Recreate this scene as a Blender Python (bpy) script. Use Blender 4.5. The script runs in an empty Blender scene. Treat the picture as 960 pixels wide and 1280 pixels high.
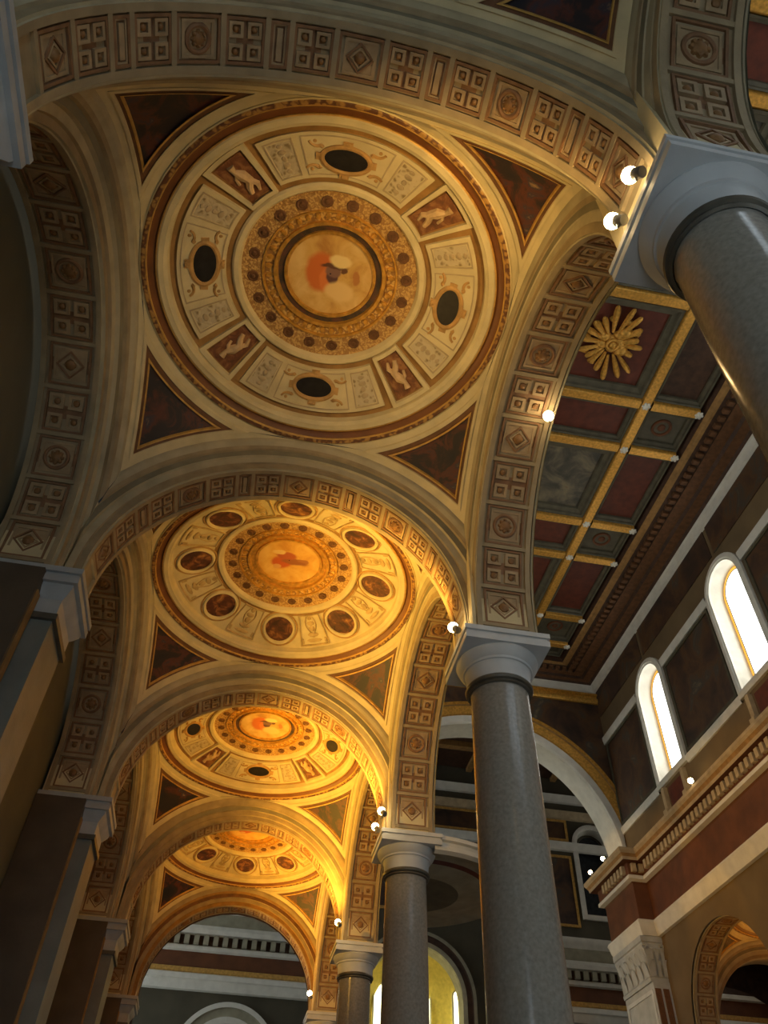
import bpy, math, random
from mathutils import Vector, Matrix
import numpy as np
random.seed(7)
S = bpy.context.scene
COL = S.collection
PI = math.pi

# ------------------------------------------------------------------ camera, world, exposure
def make_camera():
    f, yaw, pitch, roll = 964.05, 0.14986, 0.81671, 0.04239
    cy, sy, cp, sp = math.cos(yaw), math.sin(yaw), math.cos(pitch), math.sin(pitch)
    fw = Vector((sy*cp, cy*cp, sp)); r = Vector((cy, -sy, 0)); u = r.cross(fw)
    c, s = math.cos(roll), math.sin(roll)
    r2, u2 = c*r + s*u, -s*r + c*u
    cam = bpy.data.cameras.new('camera'); o = bpy.data.objects.new('camera', cam); COL.objects.link(o)
    cam.sensor_fit = 'AUTO'; cam.sensor_width = 36; cam.lens = f/1280*36
    cam.clip_start = 0.05; cam.clip_end = 300
    o.matrix_world = Matrix(((r2.x, u2.x, -fw.x, 0.137), (r2.y, u2.y, -fw.y, -2.086), (r2.z, u2.z, -fw.z, -6.272), (0, 0, 0, 1)))
    S.camera = o
make_camera()
W = bpy.data.worlds.new('world'); S.world = W; W.use_nodes = True
W.node_tree.nodes['Background'].inputs[0].default_value = (0.6, 0.75, 0.9, 1)
W.node_tree.nodes['Background'].inputs[1].default_value = 0.02
S.view_settings.view_transform = 'Standard'; S.view_settings.look = 'None'; S.view_settings.gamma = 1
S.view_settings.use_curve_mapping = False
S.view_settings.exposure = -0.28
WARM = (1.0, 0.60, 0.20)
LAMP_C = {0: (1.0, 0.61, 0.19), 1: (1.0, 0.54, 0.09), 2: (1.0, 0.50, 0.06), 3: (1.0, 0.47, 0.05)}
LAMP_W = {0: 430, 1: 1000, 2: 1450, 3: 1400}     # watts of one spotlight in each bay
WINDOW_E = 6.0

# ------------------------------------------------------------------ measures (metres; z = 0 where the arches spring)
L = 6.0; A = 2.95; FLOOR = -7.9
AR = 2.48; Z0 = 0.20; HT = 0.30; HR = 0.38; SQ = 2.47; EXT = 2.98
RS2 = EXT**2 + SQ**2
NX = 8.88; NW = 14.30; NL = A + HR + 0.05; OA = 14.80; YE = 25.6; ZC = 14.58; YF = 36.0; YB = -6.6
XT0, XT1 = -9.0, 27.0

# ------------------------------------------------------------------ materials
MATS = {}
def nodes_of(m):
    m.use_nodes = True; nt = m.node_tree; return nt, nt.nodes['Principled BSDF']
def mat(name, col, rough=0.7, metal=0.0, var=0.25, scale=6.0, bump=0.15, bscale=30.0, spec=0.4, detail=5):
    if name in MATS: return MATS[name]
    m = bpy.data.materials.new(name); nt, b = nodes_of(m); N = nt.nodes; K = nt.links
    tc = N.new('ShaderNodeTexCoord'); no = N.new('ShaderNodeTexNoise')
    no.inputs['Scale'].default_value = scale; no.inputs['Detail'].default_value = detail
    K.new(tc.outputs['Object'], no.inputs['Vector'])
    rp = N.new('ShaderNodeValToRGB')
    rp.color_ramp.elements[0].position = 0.3; rp.color_ramp.elements[1].position = 0.7
    lo = tuple(c*(1-var) for c in col); hi = tuple(min(1, c*(1+var*0.8)) for c in col)
    rp.color_ramp.elements[0].color = (*lo, 1); rp.color_ramp.elements[1].color = (*hi, 1)
    K.new(no.outputs['Fac'], rp.inputs['Fac']); K.new(rp.outputs['Color'], b.inputs['Base Color'])
    b.inputs['Roughness'].default_value = rough; b.inputs['Metallic'].default_value = metal
    b.inputs['Specular IOR Level'].default_value = spec
    if bump:
        n2 = N.new('ShaderNodeTexNoise'); n2.inputs['Scale'].default_value = bscale; n2.inputs['Detail'].default_value = 4
        K.new(tc.outputs['Object'], n2.inputs['Vector'])
        bp = N.new('ShaderNodeBump'); bp.inputs['Strength'].default_value = bump; bp.inputs['Distance'].default_value = 0.02
        K.new(n2.outputs['Fac'], bp.inputs['Height']); K.new(bp.outputs['Normal'], b.inputs['Normal'])
    MATS[name] = m; return m
def ornament_mat(name, c1, c2, scale=14.0, metal=0.0, rough=0.5, thr=0.5):
    """two-tone leafy relief: smooth voronoi cells of leaf colour on a ground colour, with matching fine relief"""
    if name in MATS: return MATS[name]
    m = bpy.data.materials.new(name); nt, b = nodes_of(m); N = nt.nodes; K = nt.links
    tc = N.new('ShaderNodeTexCoord'); no = N.new('ShaderNodeTexNoise'); no.inputs['Scale'].default_value = scale*0.5
    mx = N.new('ShaderNodeMixRGB'); mx.inputs['Fac'].default_value = 0.12
    vo = N.new('ShaderNodeTexVoronoi'); vo.inputs['Scale'].default_value = scale
    K.new(tc.outputs['Object'], no.inputs['Vector']); K.new(tc.outputs['Object'], mx.inputs['Color1']); K.new(no.outputs['Color'], mx.inputs['Color2'])
    K.new(mx.outputs['Color'], vo.inputs['Vector'])
    rp = N.new('ShaderNodeValToRGB'); rp.color_ramp.elements[0].position = thr-0.15; rp.color_ramp.elements[1].position = thr+0.1
    rp.color_ramp.elements[0].color = (*c1, 1); rp.color_ramp.elements[1].color = (*c2, 1)
    K.new(vo.outputs['Distance'], rp.inputs['Fac']); K.new(rp.outputs['Color'], b.inputs['Base Color'])
    bp = N.new('ShaderNodeBump'); bp.inputs['Strength'].default_value = 0.5; bp.inputs['Distance'].default_value = 0.03; bp.invert = True
    K.new(vo.outputs['Distance'], bp.inputs['Height']); K.new(bp.outputs['Normal'], b.inputs['Normal'])
    b.inputs['Roughness'].default_value = rough; b.inputs['Metallic'].default_value = metal
    MATS[name] = m; return m
def painting_mat(name, ramp, scale=2.2, blobs=(), warp=0.25, rough=0.55):
    """a painted panel: noise-mixed colour fields plus soft irregular patches (x, y, z, radius, colour) in the panel's own coordinates"""
    if name in MATS: return MATS[name]
    m = bpy.data.materials.new(name); nt, b = nodes_of(m); N = nt.nodes; K = nt.links
    tc = N.new('ShaderNodeTexCoord'); oi = N.new('ShaderNodeObjectInfo')
    ml = N.new('ShaderNodeMath'); ml.operation = 'MULTIPLY'; ml.inputs[1].default_value = 37.0; K.new(oi.outputs['Random'], ml.inputs[0])
    ad = N.new('ShaderNodeVectorMath'); ad.operation = 'ADD'; K.new(tc.outputs['Object'], ad.inputs[0])
    if blobs: ad.inputs[1].default_value = (0, 0, 0)
    else: K.new(ml.outputs[0], ad.inputs[1])
    no = N.new('ShaderNodeTexNoise'); no.inputs['Scale'].default_value = scale; no.inputs['Detail'].default_value = 6; no.inputs['Roughness'].default_value = 0.6
    no.inputs['Distortion'].default_value = 0.6
    K.new(ad.outputs[0], no.inputs['Vector'])
    rp = N.new('ShaderNodeValToRGB'); el = rp.color_ramp.elements
    el[0].position = ramp[0][0]; el[0].color = (*ramp[0][1], 1); el[1].position = ramp[-1][0]; el[1].color = (*ramp[-1][1], 1)
    for p, c in ramp[1:-1]:
        e = el.new(p); e.color = (*c, 1)
    K.new(no.outputs['Fac'], rp.inputs['Fac'])
    cur = rp.outputs['Color']
    if blobs:
        nw = N.new('ShaderNodeTexNoise'); nw.inputs['Scale'].default_value = 4.5; nw.inputs['Detail'].default_value = 3
        K.new(tc.outputs['Object'], nw.inputs['Vector'])
        sc = N.new('ShaderNodeVectorMath'); sc.operation = 'MULTIPLY_ADD'
        sc.inputs[1].default_value = (warp, warp, 0); sc.inputs[2].default_value = (-warp/2, -warp/2, 0)
        K.new(nw.outputs['Color'], sc.inputs[0])
        a2 = N.new('ShaderNodeVectorMath'); a2.operation = 'ADD'; K.new(tc.outputs['Object'], a2.inputs[0]); K.new(sc.outputs[0], a2.inputs[1])
        fl = N.new('ShaderNodeVectorMath'); fl.operation = 'MULTIPLY'; fl.inputs[1].default_value = (1, 1, 0); K.new(a2.outputs[0], fl.inputs[0])
        for (x, y, rx, ry, c) in blobs:
            sb = N.new('ShaderNodeVectorMath'); sb.operation = 'SUBTRACT'; sb.inputs[1].default_value = (x, y, 0); K.new(fl.outputs[0], sb.inputs[0])
            dv = N.new('ShaderNodeVectorMath'); dv.operation = 'DIVIDE'; dv.inputs[1].default_value = (rx, ry, 1); K.new(sb.outputs[0], dv.inputs[0])
            ln = N.new('ShaderNodeVectorMath'); ln.operation = 'LENGTH'; K.new(dv.outputs[0], ln.inputs[0])
            mr = N.new('ShaderNodeMapRange'); mr.inputs['From Min'].default_value = 0.75; mr.inputs['From Max'].default_value = 1.15
            mr.inputs['To Min'].default_value = 1; mr.inputs['To Max'].default_value = 0; mr.interpolation_type = 'SMOOTHSTEP'
            K.new(ln.outputs['Value'], mr.inputs['Value'])
            mx = N.new('ShaderNodeMixRGB'); K.new(mr.outputs[0], mx.inputs['Fac']); K.new(cur, mx.inputs['Color1']); mx.inputs['Color2'].default_value = (*c, 1)
            cur = mx.outputs['Color']
    K.new(cur, b.inputs['Base Color'])
    b.inputs['Roughness'].default_value = rough
    MATS[name] = m; return m
def emit(name, col, e):
    if name in MATS: return MATS[name]
    m = bpy.data.materials.new(name); nt, b = nodes_of(m)
    b.inputs['Base Color'].default_value = (*col, 1); b.inputs['Emission Color'].default_value = (*col, 1); b.inputs['Emission Strength'].default_value = e
    MATS[name] = m; return m

CREAM = mat('cream_plaster', (0.60, 0.505, 0.29), 0.75, var=0.15, scale=3)
TAN = mat('tan_plaster', (0.42, 0.33, 0.20), 0.75, var=0.2, scale=4)
OLIVE = mat('olive_grey_plaster', (0.30, 0.28, 0.20), 0.75, var=0.2, scale=3)
ARCHP = mat('arch_plaster', (0.43, 0.37, 0.235), 0.75, var=0.18, scale=3)
ARCHT = mat('arch_tan_plaster', (0.33, 0.255, 0.145), 0.75, var=0.2, scale=4)
ARCHO = mat('arch_olive_plaster', (0.22, 0.195, 0.125), 0.75, var=0.2, scale=3)
OCHRE = mat('ochre_ground', (0.30, 0.165, 0.05), 0.65, var=0.25, scale=5)
BROWN = mat('brown_ground', (0.15, 0.068, 0.027), 0.65, var=0.3, scale=6)
COFFER = mat('coffer_ground', (0.23, 0.12, 0.055), 0.7, var=0.25, scale=8)
DKBROWN = mat('dark_brown_paint', (0.06, 0.028, 0.014), 0.6, var=0.35, scale=5)
REDBR = mat('red_brown_panel', (0.10, 0.020, 0.008), 0.55, var=0.3, scale=4)
GOLD = mat('gilding', (0.62, 0.33, 0.06), 0.4, metal=0.5, var=0.3, scale=12, bump=0.3, bscale=40)
GOLDP = mat('gold_paint', (0.55, 0.32, 0.08), 0.5, metal=0.15, var=0.25, scale=10)
COVE = mat('red_brown_cove', (0.17, 0.062, 0.018), 0.5, var=0.25, scale=3)
FRIEZE = ornament_mat('leafy_brown_frieze', (0.42, 0.23, 0.06), (0.13, 0.05, 0.02), 15)
LATTICE = ornament_mat('lattice_band', (0.60, 0.38, 0.13), (0.36, 0.19, 0.055), 27)
GOLDLEAF = ornament_mat('gold_leaf_band', (0.75, 0.48, 0.14), (0.35, 0.18, 0.05), 20, metal=0.3)
GROT = ornament_mat('grotesque_paint', (0.26, 0.19, 0.09), (0.50, 0.42, 0.27), 13, thr=0.32)
GRANITE = mat('grey_granite', (0.30, 0.285, 0.245), 0.20, var=0.18, scale=25, bump=0.04, bscale=60, spec=0.5)
MARBLE = mat('white_marble', (0.56, 0.58, 0.58), 0.5, var=0.12, scale=2.5, bump=0.05)
STONE = mat('grey_stone', (0.42, 0.44, 0.44), 0.6, var=0.15, scale=3, bump=0.08)
NECK = mat('dark_bronze_ring', (0.12, 0.11, 0.085), 0.4, metal=0.3, var=0.2)
WALLP = mat('olive_wall_paint', (0.13, 0.125, 0.085), 0.85, var=0.15, scale=0.8)
WHITE = mat('white_moulding', (0.66, 0.65, 0.58), 0.6, var=0.1, scale=3)
REDF = mat('red_frieze', (0.125, 0.045, 0.016), 0.55, var=0.25, scale=2)
WALLB = mat('brown_wall_paint', (0.15, 0.105, 0.052), 0.85, var=0.2, scale=0.8)
PIERS = mat('dark_green_grey_stone', (0.17, 0.18, 0.16), 0.5, var=0.2, scale=2)
PIERD = mat('dark_brown_stone', (0.10, 0.075, 0.05), 0.6, var=0.25, scale=2)
FLOORM = mat('floor_marble', (0.50, 0.49, 0.46), 0.35, var=0.3, scale=1.2)
STEEL = mat('spotlight_housing', (0.25, 0.24, 0.22), 0.4, metal=0.6)
GREENP = mat('green_grey_frame', (0.09, 0.08, 0.05), 0.6, var=0.25, scale=4)
DKFIG = painting_mat('pendentive_painting', [(0.32, (0.006, 0.006, 0.012)), (0.48, (0.018, 0.010, 0.012)), (0.56, (0.09, 0.02, 0.010)), (0.64, (0.03, 0.025, 0.04)), (0.72, (0.28, 0.17, 0.08))], 2.4)
DKFIG2 = painting_mat('wall_painting', [(0.30, (0.02, 0.015, 0.012)), (0.46, (0.06, 0.03, 0.018)), (0.56, (0.10, 0.05, 0.02)), (0.64, (0.055, 0.05, 0.04)), (0.75, (0.2, 0.15, 0.08))], 0.9)
FIGPNL = painting_mat('putto_panel', [(0.34, (0.10, 0.035, 0.014)), (0.5, (0.18, 0.065, 0.022)), (0.62, (0.30, 0.14, 0.05)), (0.75, (0.2, 0.07, 0.03))], 6.5)
FLESH = mat('putto_stucco', (0.55, 0.38, 0.20), 0.6, var=0.25, scale=8)
COFTAN = mat('coffer_inner_tan', (0.37, 0.26, 0.14), 0.7, var=0.2, scale=8)
COFBOSS = mat('coffer_boss_brown', (0.24, 0.12, 0.04), 0.55, var=0.3, scale=14)
STRAP2 = mat('pale_ochre_ornament', (0.46, 0.33, 0.15), 0.6, var=0.25, scale=7)
STRAP = mat('strapwork_ochre', (0.44, 0.26, 0.09), 0.6, var=0.3, scale=7)
MEDAL = painting_mat('medallion_painting', [(0.36, (0.035, 0.012, 0.006)), (0.52, (0.10, 0.03, 0.012)), (0.62, (0.25, 0.10, 0.03)), (0.74, (0.5, 0.26, 0.07))], 5.5)
OVALP = mat('dark_oval_ground', (0.018, 0.016, 0.014), 0.35, var=0.4, scale=9)
DARKRING = painting_mat('dark_ring_painting', [(0.35, (0.025, 0.02, 0.018)), (0.5, (0.07, 0.045, 0.025)), (0.65, (0.13, 0.05, 0.03)), (0.75, (0.06, 0.07, 0.05))], 5.0)
DISC_A = painting_mat('figure_in_clouds', [(0.3, (0.45, 0.22, 0.05)), (0.5, (0.62, 0.38, 0.11)), (0.7, (0.72, 0.5, 0.2))], 3.0,
    [(-0.14, 0.00, 0.22, 0.30, (0.58, 0.15, 0.03)), (-0.05, 0.09, 0.10, 0.20, (0.66, 0.20, 0.05)), (0.03, 0.04, 0.09, 0.12, (0.10, 0.045, 0.05)),
     (0.04, -0.05, 0.12, 0.10, (0.22, 0.12, 0.10)), (0.05, -0.12, 0.20, 0.035, (0.12, 0.05, 0.03)), (0.12, -0.20, 0.16, 0.09, (0.80, 0.62, 0.28)),
     (0.16, 0.25, 0.22, 0.16, (0.74, 0.52, 0.22)), (0.20, -0.08, 0.05, 0.05, (0.14, 0.06, 0.03)), (0.36, 0.0, 0.05, 0.10, (0.45, 0.19, 0.05))], 0.10)
DISC_B = painting_mat('figures_on_gold', [(0.3, (0.55, 0.26, 0.04)), (0.5, (0.66, 0.36, 0.07)), (0.7, (0.74, 0.48, 0.14))], 3.0,
    [(-0.15, 0.08, 0.20, 0.17, (0.50, 0.10, 0.02)), (0.10, 0.02, 0.26, 0.10, (0.30, 0.10, 0.03)), (-0.05, -0.12, 0.20, 0.09, (0.42, 0.10, 0.03)),
     (-0.22, 0.20, 0.08, 0.07, (0.62, 0.33, 0.12)), (-0.20, -0.2, 0.12, 0.06, (0.72, 0.5, 0.2)), (0.28, -0.02, 0.10, 0.05, (0.35, 0.13, 0.04))], 0.12)
COFFP = painting_mat('ceiling_painting', [(0.30, (0.02, 0.022, 0.018)), (0.46, (0.06, 0.055, 0.04)), (0.56, (0.13, 0.11, 0.07)), (0.66, (0.20, 0.16, 0.09)), (0.78, (0.10, 0.03, 0.02))], 1.1)
PANE = emit('daylit_pane', (1.0, 0.98, 0.90), WINDOW_E)
PANEO = emit('orange_glass_border', (1.0, 0.50, 0.06), WINDOW_E*0.16)
PANET = emit('transept_pane', (0.88, 0.98, 1.0), 10.0)
PANEY = emit('yellow_apse_pane', (1.0, 0.95, 0.55), 5.0)
PANEB = emit('cool_facade_pane', (0.75, 0.88, 1.0), 5.0)
DOORP = emit('daylit_door_glass', (0.75, 0.90, 1.0), 3.4)
LENS = emit('spotlight_lens', (1.0, 0.74, 0.38), 45.0)

# ------------------------------------------------------------------ mesh helpers
class MB:
    def __init__(s): s.v = []; s.f = []; s.m = []
    def add(s, vs, fs, m=0):
        o = len(s.v); s.v += [tuple(p) for p in vs]; s.f += [tuple(i+o for i in f) for f in fs]; s.m += [m]*len(fs)
    def grid(s, rows, m=0, closed=False, flip=False):
        n = len(rows[0]); vs = [p for r in rows for p in r]; fs = []
        for i in range(len(rows)-1):
            for j in range(n if closed else n-1):
                k = (j+1) % n; q = (i*n+j, i*n+k, (i+1)*n+k, (i+1)*n+j); fs.append(q[::-1] if flip else q)
        s.add(vs, fs, m)
    def box(s, x0, x1, y0, y1, z0, z1, m=0, fn=None):
        vs = [(x, y, z) for z in (z0, z1) for y in (y0, y1) for x in (x0, x1)]
        if fn: vs = [fn(*p) for p in vs]
        s.add(vs, [(0, 2, 3, 1), (4, 5, 7, 6), (0, 1, 5, 4), (2, 6, 7, 3), (0, 4, 6, 2), (1, 3, 7, 5)], m)
    def plate(s, pts, h0, h1, m=0, fn=None, side=None):
        n = len(pts); g = fn or (lambda u, v, h: (u, v, h))
        vs = [g(u, v, h0) for u, v in pts] + [g(u, v, h1) for u, v in pts]
        s.add(vs, [tuple(range(n, 2*n))], m)
        s.add(vs, [(i, (i+1) % n, n+(i+1) % n, n+i) for i in range(n)], m if side is None else side)
    def lathe(s, prof, seg=64, m=0, cx=0, cy=0, cz=0, a0=0, a1=2*PI, ms=None):
        full = abs(a1-a0-2*PI) < 1e-6; n = seg if full else seg+1
        rows = [[(cx+r*math.cos(a0+(a1-a0)*j/seg), cy+r*math.sin(a0+(a1-a0)*j/seg), cz+z) for j in range(n)] for r, z in prof]
        for i in range(len(rows)-1): s.grid(rows[i:i+2], ms[i] if ms else m, closed=full)
    def tube(s, pts, r, m=0, seg=6, closed=False):
        P = [Vector(p) for p in pts]; n = len(P); rows = []
        for i, p in enumerate(P):
            a = P[(i-1) % n] if closed else P[max(i-1, 0)]; b = P[(i+1) % n] if closed else P[min(i+1, n-1)]
            t = (b-a).normalized(); q = Vector((0, 0, 1)) if abs(t.z) < 0.9 else Vector((1, 0, 0))
            e = t.cross(q).normalized(); g = t.cross(e); rr = r[i] if isinstance(r, (list, tuple)) else r
            rows.append([p + e*rr*math.cos(2*PI*k/seg) + g*rr*math.sin(2*PI*k/seg) for k in range(seg)])
        if closed: rows.append(rows[0])
        s.grid(rows, m, closed=True)
        if not closed:
            s.add(rows[0], [tuple(range(seg))], m); s.add(rows[-1], [tuple(range(seg))], m)
    def dome(s, c, rx, ry, h, m=0, seg=10, fn=None, rings=3):
        """a small boss: flattened half ellipsoid rising by h from (u, v, h0)"""
        u, v, h0 = c; g = fn or (lambda a, b, d: (a, b, d))
        rows = [[g(u+rx*math.cos(t)*math.cos(2*PI*k/seg), v+ry*math.cos(t)*math.sin(2*PI*k/seg), h0+h*math.sin(t)) for k in range(seg)] for t in [PI/2*i/rings for i in range(rings)]]
        s.grid(rows, m, closed=True); s.add(rows[-1]+[g(u, v, h0+h)], [(k, (k+1) % seg, seg) for k in range(seg)], m)
    def ring(s, c, rx, ry, w, h, m=0, seg=24, fn=None):
        """a raised oval frame of width w and height h"""
        u, v, h0 = c; g = fn or (lambda a, b, d: (a, b, d))
        prof = [(-w/2, 0), (-w/2*0.8, h*0.7), (0, h), (w/2*0.8, h*0.7), (w/2, 0)]
        rows = [[g(u+(rx+d)*math.cos(2*PI*k/seg), v+(ry+d)*math.sin(2*PI*k/seg), h0+e) for k in range(seg)] for d, e in prof]
        s.grid(rows, m, closed=True)
    def frame(s, x0, x1, y0, y1, w, h0, h1, m=0, fn=None):
        for a in ((x0, x1, y0, y0+w), (x0, x1, y1-w, y1), (x0, x0+w, y0+w, y1-w), (x1-w, x1, y0+w, y1-w)):
            s.box(a[0], a[1], a[2], a[3], h0, h1, m, fn)
    def mesh(s, name, mats, smooth=True):
        me = bpy.data.meshes.new(name); me.from_pydata(s.v, [], s.f)
        for k in (mats if isinstance(mats, (list, tuple)) else [mats]): me.materials.append(k)
        me.polygons.foreach_set('material_index', s.m)
        import bmesh
        bm = bmesh.new(); bm.from_mesh(me); bmesh.ops.remove_doubles(bm, verts=bm.verts, dist=1e-5)
        bmesh.ops.recalc_face_normals(bm, faces=bm.faces); bm.to_mesh(me); bm.free()
        if smooth:
            me.polygons.foreach_set('use_smooth', [True]*len(me.polygons)); me.set_sharp_from_angle(angle=math.radians(32))
        return me
    def build(s, name, mats, parent=None, smooth=True):
        return put(name, s.mesh(name, mats, smooth), parent)
def put(name, me, parent=None, M=None):
    o = bpy.data.objects.new(name, me); COL.objects.link(o)
    if parent: o.parent = parent
    if M is not None: o.matrix_basis = M
    return o
def tag(o, label, cat, group=None, kind=None):
    if label: o['label'] = label
    if cat: o['category'] = cat
    if group: o['group'] = group
    if kind: o['kind'] = kind
    return o
def thing(name, label, cat, loc=(0, 0, 0), rz=0, group=None):
    o = bpy.data.objects.new(name, None); COL.objects.link(o); o.location = loc; o.rotation_euler = (0, 0, rz); o.empty_display_size = 0.2
    return tag(o, label, cat, group)
def struct(o): o['kind'] = 'structure'; return o
def kids(o): return [c for c in bpy.data.objects if c.parent == o]
CH = {}
def dup(root, name, label, cat, M, group=None, skip=()):
    r = root.copy(); COL.objects.link(r); r.name = name; r.matrix_basis = M
    for k in ('label', 'category', 'group'):
        if k in r: del r[k]
    tag(r, label, cat, group)
    for c in kids(root):
        if c.type == 'LIGHT' or c.name.split('.')[0] in skip: continue
        d = c.copy(); COL.objects.link(d); d.parent = r
        for g in kids(c):
            e = g.copy(); COL.objects.link(e); e.parent = d
    return r
def T(x, y, z=0, rz=0, sx=1): return Matrix.Translation((x, y, z)) @ Matrix.Rotation(rz, 4, 'Z') @ Matrix.Diagonal((sx, 1, 1, 1))

# ------------------------------------------------------------------ coffers (flat tiles: u along the arch, v across, h towards the viewer)
COFF = {}
def coffer_mesh(kind, lu, lv):
    key = (kind, lu, lv)
    if key in COFF: return COFF[key]
    b = MB(); a, c = lu/2, lv/2
    b.box(-a, a, -c, c, -0.02, 0.0, 0)
    w = 0.028
    b.frame(-a, a, -c, c, w, 0, 0.035, 0)
    if kind == 'four':
        for su in (-1, 1):
            for sv in (-1, 1):
                cu, cv = su*a*0.47, sv*c*0.47; q = min(a, c)*0.36
                b.frame(cu-q, cu+q, cv-q, cv+q, q*0.42, 0, 0.03, 1); b.dome((cu, cv, 0), q*0.5, q*0.5, 0.035, 2, 8)
    elif kind == 'circle':
        q = min(a, c)*0.80; b.frame(-q, q, -q, q, 0.03, 0, 0.02, 1)
        b.plate([(q*0.93*x, q*0.93*y) for x, y in ((-1, -1), (1, -1), (1, 1), (-1, 1))], 0, 0.008, 1)
        b.plate([(q*0.78*math.cos(t*PI/10), q*0.78*math.sin(t*PI/10)) for t in range(20)], 0.007, 0.010, 0)
        b.ring((0, 0, 0.008), q*0.70, q*0.70, 0.05, 0.03, 0, 20); b.plate([(q*0.6*math.cos(t*PI/8), q*0.6*math.sin(t*PI/8)) for t in range(16)], 0.008, 0.013, 1)
        b.dome((0, 0, 0.01), q*0.40, q*0.40, 0.05, 2, 12)
        for t in range(8): b.dome((q*0.36*math.cos(t*PI/4), q*0.36*math.sin(t*PI/4), 0.012), q*0.14, q*0.14, 0.04, 2, 6, rings=2)
    elif kind == 'diamond':
        q = min(a, c)*0.80; b.frame(-q, q, -q, q, 0.03, 0, 0.02, 1)
        b.plate([(q*0.93*x, q*0.93*y) for x, y in ((-1, -1), (1, -1), (1, 1), (-1, 1))], 0, 0.008, 1)
        for r0, r1, h, m in ((0.88, 0.74, 0.03, 0), (0.60, 0.46, 0.025, 1)):
            P = [(math.cos(t*PI/2), math.sin(t*PI/2)) for t in range(4)]
            for t in range(4):
                n = (t+1) % 4
                b.plate([(P[t][0]*q*r0, P[t][1]*q*r0), (P[n][0]*q*r0, P[n][1]*q*r0), (P[n][0]*q*r1, P[n][1]*q*r1), (P[t][0]*q*r1, P[t][1]*q*r1)], 0, h, m)
        b.dome((0, 0, 0.008), q*0.36, q*0.36, 0.05, 2, 10)
    else:
        b.frame(-a*0.72, a*0.72, -c*0.88, c*0.88, 0.02, 0, 0.02, 1); b.box(-a*0.3, a*0.3, -c*0.70, c*0.70, 0, 0.03, 1)
    COFF[key] = b.mesh('coffer', [COFFER, COFTAN, COFBOSS], smooth=True); return COFF[key]
SEQ_R = ['diamond', 'four', 'circle', 'four']
def layout(kind):
    """list of (angle, coffer kind, length) over the half circle, symmetric about the crown"""
    if kind == 'R':
        n = 13; st = (PI+0.10)/n; out = []
        for i in range(-6, 7):
            k = {0: 'circle', 1: 'four', 2: 'diamond', 3: 'four'}[abs(i) % 4]
            out.append((PI/2+i*st, k, st*AR-0.07))
        return out
    wid = {'diamond': 0.46, 'circle': 0.46, 'four': 0.40, 'narrow': 0.19}
    half = ['four', 'narrow', 'four', 'circle', 'four', 'narrow', 'four', 'diamond']
    out = [(PI/2, 'diamond', 0.46)]; s = 0.23+0.05
    for k in half:
        s += wid[k]/2; t = s/AR
        if t < PI/2-0.05: out += [(PI/2-t, k, wid[k]), (PI/2+t, k, wid[k])]
        s += wid[k]/2+0.05
    return out
ARCH_PROF = [(2.48, 0.0, 0), (2.50, 0.02, 0), (2.50, 0.14, 0), (2.59, 0.16, 1), (2.60, 0.28, 1), (2.615, 0.30, 0), (2.70, 0.34, 0), (2.71, 0.50, 0),
             (2.73, 0.52, 2), (2.80, 0.56, 2), (2.81, 0.70, 1), (2.86, 0.78, 1), (2.90, 0.95, 0), (2.94, 1.0, 0), (2.98, 1.0, 0)]
def arc_pts(rho, d, clamp, n=48, clamp2=None):
    """points of one archivolt line on the face d (local y), ending where the mitre |x| = clamp (clamp2 on the -x side) cuts it, else running down the stilt"""
    ends = []
    for c in (clamp, clamp if clamp2 is None else clamp2):
        ends.append((0.0, 0.0) if rho <= c else (math.acos(c/rho), None))
    (t0, z0), (t1, z1) = ends; pts = []
    for i in range(n+1):
        t = t0+(PI-t1-t0)*i/n; pts.append((rho*math.cos(t), d, Z0+rho*math.sin(t)))
    a, b = pts[0], pts[-1]
    return [(a[0], d, a[2] if z0 is None else 0.0)]+pts+[(b[0], d, b[2] if z1 is None else 0.0)]
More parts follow.
